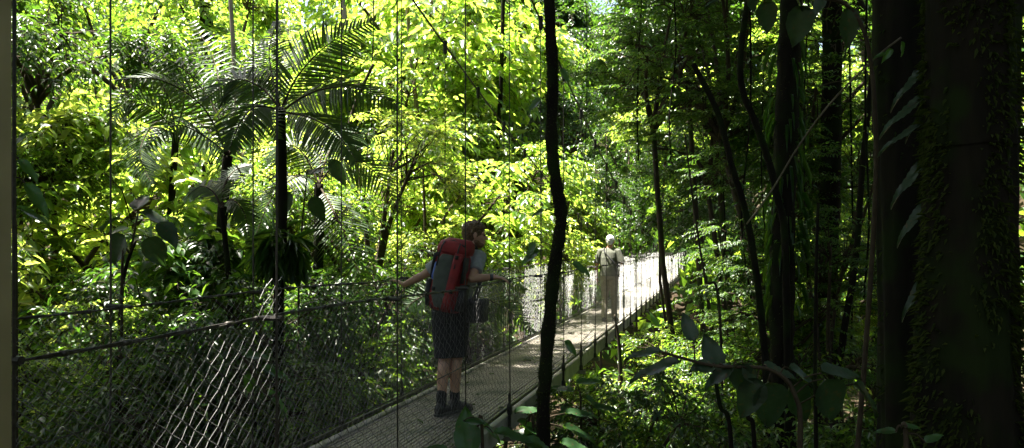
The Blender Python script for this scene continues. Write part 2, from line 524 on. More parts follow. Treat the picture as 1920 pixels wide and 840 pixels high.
# ------------------------------------------------------------------ foliage generators
def spray_arrays(rs, c, out, n_tw, n_lf, tw_len, leaf, flat, droop, opposite, aspect):
    """leaves of one branch end: twigs fanning from c"""
    Ps, Ds, Ns, Ls, Ws = [], [], [], [], []
    tw = []
    base_a = math.atan2(out[1], out[0])
    for k in range(n_tw):
        a = base_a + rs.uniform(-1.5, 1.5)
        el = rs.normal(0.05, flat)
        d = np.array([math.cos(a) * math.cos(el), math.sin(a) * math.cos(el), math.sin(el)])
        L = tw_len * rs.uniform(.55, 1.25)
        t = (np.arange(n_lf) + rs.uniform(0, .8)) / n_lf
        pts = c + d * (L * t)[:, None]
        pts[:, 2] -= droop * L * t ** 2
        tan = np.tile(d, (n_lf, 1)); tan[:, 2] -= 2 * droop * t
        up = np.array([0, 0, 1.0]) + rs.normal(0, .25, 3)
        side = np.cross(d, up); side /= np.linalg.norm(side) + 1e-9
        nrm = np.cross(side, d)
        sgn = np.where(np.arange(n_lf) % 2 == 0, 1., -1.)
        for rep in ((1, -1) if opposite else (1,)):
            sg = (np.ones(n_lf) * rep) if opposite else sgn
            D = tan * rs.uniform(.35, .8, (n_lf, 1)) + side[None, :] * sg[:, None] * rs.uniform(.6, 1.1, (n_lf, 1))
            D[:, 2] -= rs.uniform(0.0, .55, n_lf)
            Nn = nrm[None, :] + rs.normal(0, .33, (n_lf, 3))
            Ps.append(pts + rs.normal(0, .01, (n_lf, 3))); Ds.append(D); Ns.append(Nn)
            l = leaf * rs.uniform(.6, 1.25, n_lf) * (1 - .35 * np.abs(t - .45))
            Ls.append(l); Ws.append(l * aspect * rs.uniform(.8, 1.2, n_lf))
        tw.append((c, c + d * L * .5 - np.array([0, 0, droop * L * .25]), c + d * L - np.array([0, 0, droop * L])))
    return Ps, Ds, Ns, Ls, Ws, tw

SPEC = {
    # leaf, aspect, twig len, twigs, leaves/twig, flatness, droop, opposite, material, clusters
    'bright': dict(leaf=.17, asp=.44, tl=.75, nt=7, nl=9, flat=.35, droop=.3, opp=False, mat='bright', nc=120),
    'mid':    dict(leaf=.13, asp=.42, tl=.7, nt=8, nl=9, flat=.4, droop=.35, opp=False, mat='mid', nc=120),
    'dark':   dict(leaf=.14, asp=.40, tl=.7, nt=8, nl=9, flat=.45, droop=.4, opp=False, mat='dark', nc=120),
    'broad':  dict(leaf=.25, asp=.44, tl=.8, nt=6, nl=7, flat=.4, droop=.35, opp=False, mat='bright', nc=85),
    'fine':   dict(leaf=.085, asp=.36, tl=.66, nt=7, nl=12, flat=.13, droop=.2, opp=True, mat='fine', nc=62),
    'large':  dict(leaf=.30, asp=.42, tl=.8, nt=5, nl=6, flat=.45, droop=.3, opp=False, mat='mid', nc=80),
    'canopy': dict(leaf=.27, asp=.5, tl=.85, nt=7, nl=7, flat=.3, droop=.25, opp=False, mat='dark', nc=300),
    'small':  dict(leaf=.085, asp=.5, tl=.5, nt=9, nl=10, flat=.45, droop=.2, opp=False, mat='bright', nc=110),
}
def crown_mesh(kind, seed, R=(2.2, 2.2, 1.8), nc=None, lobes=7, cut=None, name='crown', thin=1.0):
    sp = SPEC[kind]; rs = np.random.default_rng(seed)
    nc = nc or sp['nc']
    # uneven outline: clusters gather round a few lobes
    lc = rs.normal(0, 1, (lobes, 3)); lc /= np.linalg.norm(lc, axis=1, keepdims=True); lc *= (rs.uniform(.45, .85, (lobes, 1)) if cut is None else rs.uniform(.35, .75, (lobes, 1)))
    lr = rs.uniform(.26, .46, lobes) if cut is None else rs.uniform(.38, .62, lobes)
    mb = MB(); A = [[], [], [], [], []]
    root = np.array([0, 0, -R[2] * .75])
    for l in range(lobes):
        tip = lc[l] * np.array(R)
        q = catmull([Vector(root), Vector(root * .5 + tip * .35 + rs.normal(0, .15, 3)), Vector(tip)], 4)
        mb.tube(q, list(np.linspace(.055, .018, len(q)) * (R[0] / 2.2 if cut is None else .55)), 6, mat=1)
    for c in range(nc):
        l = rs.integers(lobes)
        v = rs.normal(0, 1, 3); v /= np.linalg.norm(v); rr = rs.uniform(.35, 1) ** .6
        pos = (lc[l] + v * lr[l] * rr) * np.array(R)
        out = pos.copy(); out[2] *= .3
        r = spray_arrays(rs, pos, out, max(2, int(sp['nt'] * rs.uniform(.6, 1.3))), sp['nl'], sp['tl'], sp['leaf'], sp['flat'], sp['droop'], sp['opp'], sp['asp'])
        for i in range(5): A[i].extend(r[i])
        tip = lc[l] * np.array(R)
        def clear(*q):
            if cut is None: return True
            q = np.array(q); t_ = np.linspace(0, 1, 9)[:, None]
            return bool(cut(np.concatenate([q[i] * (1 - t_) + q[i + 1] * t_ for i in range(len(q) - 1)])).all())
        if clear(tip * .8, pos): mb.tube([Vector(tip * .8 + root * .2 * rs.uniform(0, .5)), Vector((tip + pos) / 2 + rs.normal(0, .06, 3)), Vector(pos)], [.012, .009, .006], 4, mat=1, cap=False)
        for tw in r[5]:
            if not clear(*tw): continue
            mb.tube([Vector(x) for x in tw], [.005, .004, .002], 3, mat=1, cap=False)
    Pn, D, N, L, W = [np.concatenate(a) for a in A]
    if cut is not None:
        keep = cut(Pn + .5 * L[:, None] * D / np.maximum(np.linalg.norm(D, axis=1, keepdims=True), 1e-9))
        Pn, D, N, L, W = Pn[keep], D[keep], N[keep], L[keep], W[keep]
    mb.leaves(Pn, D, N, L, W, mat=0)
    return mb.mesh(name, [M[sp['mat']], M['twig']])

CROWN = {}
for kd in SPEC:
    if kd == 'canopy': continue
    for q in range(2):
        CROWN[(kd, q)] = crown_mesh(kd, 100 + q * 17 + list(SPEC).index(kd) * 3)

def trunk_mb(base, top, r0, r1, rs, bend=.25, sides=9, n=10):
    base = Vector(base); top = Vector(top)
    L = (top - base).length
    mid = [base]
    for t in (.33, .66):
        mid.append(base.lerp(top, t) + V(rs.normal(0, bend), rs.normal(0, bend), 0) * L * .06)
    pts = catmull(mid + [top], max(3, n // 3))
    rad = [r0 + (r1 - r0) * (i / (len(pts) - 1)) for i in range(len(pts))]
    rad[0] *= 1.35
    m = MB(); m.tube(pts, rad, sides, wob=.10, rs=rs)
    return m

NV = 0
CROWNS = []
def tree(name, cat, label, kind, px, py, Y, sc=1.0, group=None, r0=None, q=None, rot=None, base_dx=0.0, zs=1.0, bark='bark'):
    """tree or shrub whose crown sits round the photo pixel; trunk runs down to the terrain"""
    global NV
    rs = np.random.default_rng(1000 + NV); NV += 1
    c = P(px, py, Y)
    # keep crowns out of the walkway: slide sideways unless they hang well above it
    s_, t_ = (c - B0).dot(FV), (c - B0).dot(RV)
    need = 1.95 * sc + .55
    if abs(t_) < need and c.z - 1.7 * sc * zs < 3.0 and s_ < SEND:
        c = c + RV * ((need if t_ > 0 else -need) - t_)
    CROWNS.append((label, c.copy(), 2.0 * sc, 1.65 * sc * zs))
    bx, by = c.x + base_dx + rs.normal(0, .15), c.y + rs.normal(0, .2)
    gz = ground_z(bx, by)
    root = empty(name, (bx, by, gz - .05), label, cat, group)
    join = c - root.location + V(0, 0, -1.35 * sc * zs)
    r0 = r0 or (.035 + .035 * sc)
    if join.z > .25:
        trunk_mb((0, 0, 0), join, r0, r0 * .62, rs).build('trunk', M[bark], root)
    else:
        trunk_mb((0, 0, 0), (join.x, join.y, .3), r0 * .6, r0 * .4, rs).build('stem', M['twig'], root)
    q = NV % 2 if q is None else q
    o = obj('crown' if join.z > .25 else 'foliage', CROWN[(kind, q)], root, c - root.location, (0, 0, rs.uniform(0, 2 * PI) if rot is None else rot), (sc, sc, sc * zs))
    return root

# ---- palm fronds
def frond_mb(pts, width, n=34, lw=.029, droop=.45, rs=None, up=V(0, 0, 1), stalk=.12):
    m = MB()
    cv = catmull(pts, 10)
    tot = len(cv)
    rad = list(np.linspace(.014, .003, tot))
    m.tube(cv, rad, 5, mat=1)
    Pn, D, N, L, W = [], [], [], [], []
    for k in range(n):
        t = stalk + (1 - stalk) * (k + .3) / n
        f = t * (tot - 1); i = min(int(f), tot - 2)
        p = cv[i].lerp(cv[i + 1], f - i); tan = (cv[i + 1] - cv[i]).normalized()
        side = tan.cross(up).normalized(); nn = side.cross(tan)
        prof = math.sin(min(1, (t - stalk) / (1 - stalk) * 1.02) ** .75 * PI * .93 + .18)
        l = width * max(.25, prof) * rs.uniform(.9, 1.08)
        for sg in (-1, 1):
            if rs.uniform() < .03: continue
            d = side * sg * rs.uniform(.92, 1.0) + tan * rs.uniform(.55, .68) + nn * .1 - V(0, 0, droop * rs.uniform(.55, .85))
            Pn.append(p); D.append(d); N.append(nn + V(*rs.normal(0, .08, 3))); L.append(l); W.append(lw * rs.uniform(.8, 1.15))
    m.leaves(Pn, D, N, L, W, kind='strap', mat=0, fold=.012, droop=.22)
    return m

def palm(label, base_px, top_px, Y, r, fronds, bulge=None, mat='barkdark', rs_seed=5):
    rs = np.random.default_rng(rs_seed)
    top = P(top_px[0], top_px[1], Y)
    b = P(base_px[0], base_px[1], Y)
    gz = ground_z(b.x, b.y)
    base = V(b.x + (b.x - top.x) * .2, b.y, gz - .05)
    root = empty('palm_tree', base, label, 'palm')
    m = MB()
    pts = catmull([V(0, 0, 0), b - base, b.lerp(top, .5) - base + V(.03, 0, 0), top - base], 8)
    m.tube(pts, [r * 1.15 - .25 * r * i / len(pts) for i in range(len(pts))], 10, wob=.06, rs=rs)
    m.build('trunk', M[mat], root)
    for (pp, w, dep, dr) in fronds:
        q = [P(x, y, Y + dd) - base for (x, y), dd in zip(pp, dep)]
        w *= .66 if label.startswith('slim palm') else (.9 if label.startswith('tall palm') else .8)
        frond_mb(q, w, n=25 if label.startswith('slim palm') else (37 if label.startswith('tall palm') else 30), droop=dr * .6, rs=rs, up=V(rs.uniform(-.2, .2), -rs.uniform(.5, .95), .6).normalized()).build('frond', [M['palm'], M['twig']], root)
    if bulge:
        m = MB()
        for (bx, by, br) in bulge:
            c = P(bx, by, Y) - base
            n = 130; br *= .8
            d = rs.normal(0, 1, (n, 3)); d /= np.linalg.norm(d, axis=1, keepdims=True)
            pos = np.array(c) + d * np.array([br, br, br * 1.5]) * rs.uniform(.2, .8, (n, 1))
            dd = d.copy(); dd[:, 2] -= .9
            m.leaves(pos, dd, d + rs.normal(0, .3, (n, 3)), rs.uniform(.18, .42, n), rs.uniform(.02, .05, n), kind='strap')
        m.build('epiphyte_clump', M['dark'], root)
    return root

# ---- broad leaf with veins and a wavy blade
def broad_leaf(m, p, d, nrm, L, W, rs, mat=0, seg=18, droop=.35, cup=.12, shape=1.0):
    p = Vector(p); d = Vector(d).normalized(); nrm = Vector(nrm)
    nrm = (nrm - d * nrm.dot(d)).normalized(); s = d.cross(nrm)
    vs = []; fs = []
    for i in range(seg + 1):
        t = i / seg
        w = W * (math.sin(PI * t ** (.62 * shape)) ** .8) * .5 if 0 < t < 1 else .002
        c = p + d * (L * (t - .06 * t * t)) - nrm * (L * droop * t * t)
        w *= (1 - rs.uniform(0, .10))
        wv = .03 * L * math.sin(t * 9 + rs.uniform(0, .6))
        for a in (-1, -.5, 0, .5, 1):
            z = cup * W * (abs(a) ** 1.4) + (wv * abs(a)) - (.012 * L if a == 0 else 0) + (.018 * L * (1 if i % 2 else -1) * (1 - abs(a) * .5) if a else 0)
            vs.append(c + s * (a * w) + nrm * z)
    for i in range(seg):
        for k in range(4):
            q = i * 5 + k
            fs.append((q, q + 1, q + 6, q + 5))
    m.add(vs, fs, mat)

def leafy_plant(name, label, cat, base, specs, group=None, seed=3, mat='big', stem=None):
    """few big leaves: specs = (leaf base world, dir, normal, L, W)"""
    rs = np.random.default_rng(seed)
    base = Vector(base)
    root = empty(name, base, label, cat, group)
    ms = MB()
    if stem is None:
        stem = [base, base.lerp(Vector(specs[0][0]), .6)]
    st = [Vector(x) - base for x in stem]
    ms.tube(catmull(st, 6), list(np.linspace(.016, .008, (len(st) - 1) * 6 + 1)), 6)
    sp = catmull(st, 6)
    for (lp, d, nr, L, W) in specs:
        lp = Vector(lp) - base
        near = min(sp, key=lambda x: (x - lp).length)
        if (near - lp).length > .01:
            mid = near.lerp(lp, .5) + V(0, 0, .02)
            ms.tube(catmull([near, mid, lp], 4), .0045, 5, cap=False)
    ms.build('stem', M['twig'], root)
    for (lp, d, nr, L, W) in specs:
        m = MB()
        broad_leaf(m, Vector(lp) - base, d, nr, L, W, rs)
        m.build('leaf', M[mat], root)
    return root
# ------------------------------------------------------------------ palms
palm('slim palm with a bare dark stem and fanning stalks, left of the tall palm', (385, 640), (427, 292), 9.0, .062, [
    ([(428, 290), (405, 210), (345, 130), (255, 88)], 0.59, (0, 0, .2, .5), .55),
    ([(426, 290), (380, 200), (300, 150), (215, 150)], 0.61, (0, -.2, -.6, -.9), .7),
    ([(428, 288), (440, 200), (455, 120), (520, 70)], 0.55, (0, .3, .6, .8), .45),
    ([(430, 288), (470, 210), (520, 170), (590, 190)], 0.51, (0, .5, 1.0, 1.4), .55),
    ([(424, 290), (390, 260), (330, 235), (270, 280)], 0.51, (0, -.4, -.8, -1.1), .6),
    ([(430, 290), (460, 240), (500, 215), (520, 260)], 0.49, (0, -.6, -1.2, -1.5), .6),
    ([(428, 290), (415, 190), (400, 110), (360, 40)], 0.55, (0, .5, 1.0, 1.3), .5),
], bulge=[(408, 468, .17), (400, 500, .13)], rs_seed=21)
palm('tall palm whose dark arching fronds reach highest, its stem swollen by a mossy clump', (522, 620), (527, 205), 8.0, .052, [
    ([(527, 205), (560, 140), (620, 80), (705, 38)], 0.63, (0, .1, .2, .3), .35),
    ([(528, 208), (590, 172), (660, 165), (745, 195)], 0.56, (0, -.2, -.4, -.5), .75),
    ([(526, 205), (510, 140), (505, 90), (520, 40)], 0.49, (0, .5, .9, 1.2), .4),
    ([(526, 206), (490, 165), (440, 150), (380, 190)], 0.56, (0, .1, .2, .1), .7),
    ([(528, 210), (580, 220), (630, 250), (668, 300)], 0.51, (0, -.4, -.8, -1.0), .7),
    ([(525, 206), (480, 200), (450, 230), (430, 280)], 0.49, (0, -.4, -.9, -1.2), .7),
    ([(527, 206), (550, 180), (580, 200), (600, 250)], 0.49, (0, .7, 1.3, 1.6), .6),
], bulge=[(514, 478, .14), (548, 470, .15), (515, 450, .1)], rs_seed=22)
palm('lower palm between the tall palm and the hiker with a pale drooping frond', (588, 640), (598, 345), 10.0, .068, [
    ([(598, 345), (640, 300), (700, 320), (752, 405)], 0.61, (0, -.2, -.3, -.3), .8),
    ([(598, 345), (570, 290), (540, 272), (500, 300)], 0.59, (0, .1, .1, 0), .7),
    ([(600, 350), (625, 395), (655, 460), (690, 565)], 0.67, (0, -.5, -1.0, -1.2), .25),
    ([(598, 345), (620, 280), (660, 250), (720, 260)], 0.55, (0, .5, .8, 1.0), .6),
    ([(596, 345), (560, 330), (510, 370), (480, 440)], 0.55, (0, -.4, -.9, -1.1), .6),
    ([(598, 345), (600, 280), (580, 230), (540, 200)], 0.51, (0, .5, 1.0, 1.3), .5),
], rs_seed=23)
palm('young palm with one pale feathered frond low behind the hiker, beside his black bag', (900, 800), (860, 585), 10.5, .05, [
    ([(860, 585), (900, 560), (950, 580), (1000, 625)], 0.51, (0, -.2, -.3, -.4), .6),
    ([(860, 585), (880, 540), (930, 520), (985, 545)], 0.49, (0, .3, .5, .6), .6),
    ([(858, 585), (820, 550), (770, 570), (740, 620)], 0.49, (0, 0, 0, -.1), .6),
    ([(860, 585), (850, 540), (860, 500), (890, 470)], 0.44, (0, .5, .8, 1.0), .5),
], rs_seed=24)
palm('small palm with sunlit yellow fronds in the bushes near the far left', (300, 560), (330, 250), 10.5, .05, [
    ([(330, 250), (290, 205), (240, 190), (205, 235)], 0.61, (0, -.2, -.4, -.6), .75),
    ([(330, 252), (285, 240), (262, 290), (285, 345)], 0.56, (0, -.5, -.9, -1.1), .7),
    ([(330, 250), (310, 170), (260, 110), (180, 105)], 0.61, (0, 0, .1, .2), .6),
    ([(330, 250), (345, 180), (330, 110), (290, 60)], 0.56, (0, .4, .7, .9), .5),
    ([(330, 252), (370, 230), (410, 270), (430, 340)], 0.51, (0, -.3, -.6, -.7), .6),
], rs_seed=25)
palm('dwarf palm with a small white lit fan of leaflets beside the leftmost palm stem', (432, 640), (415, 390), 8.4, .03, [
    ([(415, 390), (435, 375), (458, 400), (468, 455)], 0.32, (0, -.1, -.2, -.3), .3),
    ([(415, 390), (400, 360), (375, 350), (345, 375)], 0.29, (0, .1, .2, .2), .5),
    ([(415, 390), (420, 350), (440, 320), (470, 310)], 0.29, (0, .2, .4, .5), .4),
], rs_seed=26)

# ------------------------------------------------------------------ left bank
GB = 'sunlit trees beyond the bridge on the left'
far = [(70, 90, 'tall sunlit tree in the top left corner beyond the tower post'), (250, 60, 'tall pale green tree behind the second hanging wire at top left'),
       (420, 30, 'bright tree rising behind the arching palm fronds'), (600, 70, 'bright leafy tree behind the highest palm frond'),
       (760, 60, 'yellow green tree at the top between the hanging wires'), (790, 90, 'glowing tree below the sloping main cable'),
       (150, 300, 'bright green tree behind the sunlit yellow palm fronds'), (340, 280, 'sunlit tree filling the gap left of the slim palm'),
       (510, 300, 'bright tree crown showing between the palm stems'), (700, 300, 'pale yellow tree right of the drooping palm fronds'),
       (860, 290, 'yellow leafy tree directly above the hiker')]
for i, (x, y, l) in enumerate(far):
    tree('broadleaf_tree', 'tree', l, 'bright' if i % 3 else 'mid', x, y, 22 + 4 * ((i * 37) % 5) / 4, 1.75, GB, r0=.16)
near_l = [
    ('mid', 35, 240, 10.5, .75, 'shaded tree with dark hanging leaves beside the tower post', 'tree'),
    ('broad', 110, 420, 11, 1.0, 'bright bush beside the tower post at eye height', 'bush'),
    ('dark', 70, 40, 10.5, .85, 'dark leafed tree overhanging the top left', 'tree'),
    ('broad', 250, 410, 12, 1.0, 'glowing bush below the small sunlit palm', 'bush'),
    ('broad', 190, 530, 9.5, .75, 'green bush just above the hand cable on the left', 'bush'),
    ('bright', 340, 470, 13, .95, 'bright bush left of the slim palm stem', 'bush'),
    ('mid', 470, 400, 14, .9, 'green bush between the slim palm and the tall palm', 'bush'),
    ('bright', 650, 190, 20, 1.4, 'leafy tree below the highest palm frond', 'tree'),
    ('bright', 740, 230, 19, 1.3, 'yellow green tree over the hanging wires left of the hiker', 'tree'),
    ('broad', 800, 140, 21, 1.5, 'bright tree crossed by the sloping cable', 'tree'),
    ('small', 700, 420, 13, 1.1, 'fine leaved bush left of the red backpack', 'bush'),
    ('broad', 800, 390, 14.5, .9, 'sunlit bush directly behind the red backpack', 'bush'),
    ('bright', 930, 400, 17, 1.0, 'yellow bush between the hiker and the mossy vine stem', 'bush'),
    ('bright', 888, 300, 20, 1.1, 'pale tree left of the mossy vine stem', 'tree'),
    ('bright', 1062, 380, 20, .85, 'glowing yellow shrub above the old man, right of the mossy vine stem', 'bush'),
    ('small', 980, 500, 14, .9, 'bush behind the netting right of the hiker', 'bush'),
    ('bright', 1040, 480, 16.5, .8, 'yellow bush behind the netting left of the old man', 'bush'),
    ('bright', 720, 330, 16, .9, 'sunlit bush above the far hand cable, left of the hiker head', 'bush'),
    ('broad', 610, 400, 15, .8, 'broad leaved sunlit bush behind the drooping palm fronds', 'bush'),
    ('bright', 870, 410, 16.5, .8, 'bright bush right behind the head of the hiker', 'bush'),
    ('large', 520, 330, 17, .9, 'large leaved tree between the two tallest palms, far back', 'tree'),
    ('mid', 830, 290, 21, .9, 'deeper green tree above the head of the hiker', 'tree'),
    ('dark', 345, 210, 15, .7, 'dark leafy clump between the sunlit yellow fronds and the slim palm', 'tree'),
    ('mid', 560, 480, 12, .9, 'green bush behind the stem of the lower palm', 'bush'),
    ('mid', 640, 560, 11, .9, 'bush below the pale drooping palm frond', 'bush'),
    ('dark', 90, 640, 8.5, .8, 'dark bush behind the netting at the lower left', 'bush'),
    ('mid', 230, 700, 8.5, .85, 'green bush low behind the left netting', 'bush'),
    ('dark', 360, 720, 8.0, .85, 'dark bush behind the bright strip of netting', 'bush'),
    ('small', 120, 790, 7.5, .7, 'small leaved bush in the lower left corner', 'bush'),
    ('dark', 480, 660, 9.0, .85, 'dark bush below the tall palm', 'bush'),
    ('mid', 590, 720, 9.5, .9, 'green bush left of the deck edge', 'bush'),
    ('dark', 700, 640, 10.5, .9, 'dark bush left of the hiker legs', 'bush'),
    ('mid', 470, 790, 8.0, .75, 'bush at the bottom below the bright netting strip', 'bush'),
    ('dark', 300, 820, 7.0, .7, 'dark bush at the bottom left of centre', 'bush'),
    ('mid', 790, 600, 12, .9, 'bush behind the hiker shorts', 'bush'),
    ('dark', 950, 600, 13, .9, 'dark bush beyond the deck right of the hiker legs', 'bush'),
    ('large', 540, 640, 9.5, .8, 'large leaved shrub below the palms', 'bush'),
    ('large', 270, 560, 9.5, .8, 'large leaved shrub behind the left hand cable', 'bush'),
    ('large', 640, 780, 8.8, .7, 'large leaved shrub under the deck edge at the bottom', 'bush'),
]
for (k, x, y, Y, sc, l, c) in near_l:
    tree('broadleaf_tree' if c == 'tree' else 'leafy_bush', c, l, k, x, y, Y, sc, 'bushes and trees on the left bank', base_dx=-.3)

# bare stems seen through the leaves on the left
def stem_tree(label, pts, Y, r0, r1, name='thin_tree', cat='tree', mat='bark', dep=None, leaves=None, seed=1, group=None, sides=9, moss=0, knots=0, shoots=()):
    rs = np.random.default_rng(seed)
    w_ = [P(x, y, Y + (dep[i] if dep else 0)) for i, (x, y) in enumerate(pts)]
    lo = min(w_, key=lambda q: q.z)
    if w_[0].z > w_[-1].z: w_ = w_[::-1]
    gz = ground_z(w_[0].x, w_[0].y)
    base = V(w_[0].x + (w_[0].x - w_[1].x) * .1, w_[0].y, gz - .05)
    root = empty(name, base, label, cat, group)
    pl = ([V(0, 0, 0)] if w_[0].z - gz > .15 else []) + [q - base for q in w_]
    cv = catmull(pl, 8)
    m = MB(); rad = [r0 + (r1 - r0) * i / (len(cv) - 1) for i in range(len(cv))]
    if knots:
        rad = [r_ * (1 + knots * math.sin(i_ * 1.3 + seed) + knots * .7 * math.sin(i_ * .57 + 2) + (knots * 2.2 if i_ in (17, 29, 44) else 0)) for i_, r_ in enumerate(rad)]
    m.tube(cv, rad, sides, wob=.09, rs=rs); m.build('trunk', M[mat], root)
    for (x, y, dx, dzz, L) in shoots:
        m = MB(); lp = P(x, y, Y - .03) - base; nr = min(cv, key=lambda q: (q - lp).length)
        m.tube(catmull([nr, nr.lerp(lp, .6) + V(0, 0, .015), lp], 4), .003, 5, cap=False, mat=1)
        broad_leaf(m, lp, V(dx, -.1, dzz), V(.2 * dx, -.6, .8), L, L * .55, rs); m.build('leaf', [M['big'], M['twig']], root)
    if moss:
        n = moss; i = rs.integers(0, len(cv) - 1, n); t = rs.uniform(0, 1, n)
        A = np.array([list(q) for q in cv]); c = A[i] * (1 - t[:, None]) + A[i + 1] * t[:, None]
        a = rs.uniform(0, 2 * PI, n); d = np.stack([np.cos(a), np.sin(a), rs.uniform(-.9, .3, n)], 1)
        rr = np.array(rad)[i][:, None]
        m = MB(); m.leaves(c + d * np.array([1, 1, 0]) * rr * .95, d, np.stack([-np.sin(a), np.cos(a), 0 * a], 1) + .4, rs.uniform(.25, 1.0, n) * np.maximum(.02, r0 * .35), rs.uniform(.15, .4, n) * .02, kind='quad')
        tag(m.build('moss', M['moss'], root), kind='stuff')
    return root
stem_tree('thin grey trunk far behind the highest palm frond', [(648, 130), (645, 40), (643, -60)], 24, .12, .1, mat='barkpale', seed=31)
stem_tree('dark trunk at the top left of the slim palm, far back', [(392, 140), (388, 60), (386, -40)], 23, .22, .2, mat='barkdark', seed=32)
stem_tree('bent thin trunk with a side branch beside the drooping fronds', [(690, 520), (672, 330), (655, 250), (668, 190), (700, 120)], 13, .05, .025, seed=33)
stem_tree('thin dark stem behind the left netting', [(222, 830), (225, 640), (232, 520), (255, 450)], 7.5, .03, .014, seed=34, mat='barkdark')
stem_tree('leaning dark stem low behind the netting strip', [(395, 835), (420, 740), (455, 640)], 8.2, .05, .035, seed=35, mat='barkdark')
stem_tree('upright dark stem below the lower palm', [(690, 800), (700, 700), (704, 600)], 10.5, .045, .03, seed=36, mat='barkdark')
stem_tree('crooked branching stem over the yellow trees left of the hiker', [(560, 330), (640, 318), (700, 330), (770, 300), (830, 240)], 12.5, .028, .01, seed=37)

stem_tree('pale thin trunk behind the leaves above the slim palm', [(452, 420), (446, 250), (438, 100), (430, -40)], 19, .07, .05, mat='barkpale', seed=38)
stem_tree('pale thin trunk leaning left behind the hanging wires above the red rucksack', [(800, 420), (790, 280), (772, 120), (760, -40)], 18.2, .06, .045, mat='barkpale', seed=39)
stem_tree('thin dark trunk in the yellow leaves between the hiker and the mossy vine stem', [(925, 470), (932, 300), (940, 140), (944, -30)], 18.5, .07, .05, mat='barkdark', seed=40)
stem_tree('forked thin stem in the bright leaves left of the small sunlit palm', [(150, 520), (160, 380), (185, 250), (170, 100)], 12.5, .035, .02, mat='bark', seed=45)
# big leaved plants on the left
def rosette(label, px, py, Y, specs, seed, name='broad_leaved_plant', mat='big', stem_px=None, group=None):
    base = P(px, py, Y); gz = ground_z(base.x, base.y)
    b = V(base.x, base.y, gz - .03)
    sp = []
    for (x, y, dY, dx, dyy, dzz, L, W) in specs:
        sp.append((P(x, y, Y + dY), V(dx, dyy, dzz), V(.15 * dx, -.45, 1) if abs(dzz) < .75 else V(dx * .3, -1, .25), L, W))
    st = [b] + [P(x, y, Y) for (x, y) in (stem_px or [(px, py)])]
    return leafy_plant(name, label, 'plant', b, sp, group, seed, mat, stem=st)
rosette('tall dark plant with broad drooping leaves behind the left hand cable', 240, 500, 7.2,
        [(235, 440, 0, -.5, 0, -.8, .36, .24), (280, 445, .1, .4, 0, -.9, .34, .24), (265, 400, .1, .7, .2, -.2, .34, .2), (225, 410, .1, -.8, .3, -.1, .34, .2), (300, 420, -.2, .7, -.3, -.6, .3, .2), (255, 395, 0, 0, .4, .5, .3, .17)], 41, mat='bigdark', stem_px=[(228, 560), (245, 470), (258, 405)])
rosette('plant with grey lit spear leaves beside the tower post', 30, 420, 4.2,
        [(35, 300, 0, .6, 0, -.5, .17, .07), (48, 345, 0, .7, -.1, -.7, .24, .085), (22, 280, .1, .2, .2, .6, .16, .06), (30, 390, .1, .7, .2, -.2, .2, .07)], 42, stem_px=[(28, 520), (26, 400), (24, 285)])
rosette('small plant with yellow green heart leaves through the bright netting strip', 470, 720, 4.6,
        [(455, 668, 0, .8, .1, .1, .17, .085), (490, 690, 0, .8, .1, -.2, .2, .09), (500, 735, 0, .6, .1, -.5, .22, .08), (470, 700, 0, -.2, .1, -.8, .15, .08)], 43, stem_px=[(520, 810), (500, 740), (455, 668)])
rosette('dark plant of round drooping leaves at the centre of the left bank', 560, 470, 8.8,
        [(545, 360, 0, -.4, 0, -.8, .34, .2), (585, 370, 0, .4, 0, -.8, .34, .2), (620, 300, 0, .5, 0, -.8, .36, .18), (575, 330, .1, .5, .2, .4, .3, .16), (540, 330, .1, -.7, .2, .1, .3, .16)], 44, mat='bigdark', stem_px=[(560, 560), (565, 440), (575, 335)])

# ------------------------------------------------------------------ near plants at the deck edge
rosette('low plant with an upright broad leaf and a white lit leaf at the deck edge', 905, 860, 4.6,
        [(880, 850, 0, -.12, .1, 1, .30, .18), (868, 790, -.05, .9, 0, .1, .16, .09), (905, 800, .05, .8, .2, -.45, .17, .08), (925, 812, 0, 1, .1, -.05, .34, .10), (980, 830, .05, .9, 0, -.3, .34, .16), (840, 850, 0, -.9, 0, .15, .26, .12)], 51, stem_px=[(905, 850), (895, 800)])
rosette('green plant with long arching leaves at the foot of the mossy vine stem', 985, 860, 5.4,
        [(965, 775, 0, .8, .1, .25, .24, .09), (970, 790, 0, .8, -.1, -.25, .26, .1), (985, 800, 0, .5, -.1, -.8, .24, .1), (1060, 775, .2, .8, 0, .1, .26, .09), (1055, 800, .2, .9, 0, -.2, .3, .10), (1050, 830, .1, .9, -.2, -.1, .3, .12), (1010, 815, 0, -.7, 0, .15, .26, .1)], 52, stem_px=[(1000, 850), (990, 790)])
rosette('small dark plant between the deck stringer and the low palm leaves', 1090, 800, 7.4,
        [(1080, 720, 0, .7, .1, .2, .3, .11), (1075, 735, 0, -.5, .1, .2, .26, .1), (1095, 745, 0, .8, 0, -.4, .3, .11), (1070, 760, 0, -.6, .1, -.4, .28, .1), (1110, 765, 0, .8, 0, .1, .3, .1)], 53, stem_px=[(1090, 840), (1085, 730)])

# mossy vine stem that crosses the whole picture
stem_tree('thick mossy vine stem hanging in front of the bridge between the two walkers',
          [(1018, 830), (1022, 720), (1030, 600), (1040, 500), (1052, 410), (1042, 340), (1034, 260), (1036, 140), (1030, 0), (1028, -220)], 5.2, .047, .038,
          name='mossy_liana', cat='vine', mat='barkdark', seed=54, moss=2600, knots=.07, sides=14, shoots=((1012, 470, -.9, -.45, .17), (1004, 455, -.6, -.8, .13), (1072, 495, .9, -.35, .16), (1020, 395, -.8, -.2, .1), (1058, 640, .7, -.6, .14), (1015, 185, -.7, -.5, .14), (1050, 130, .6, -.7, .13)))

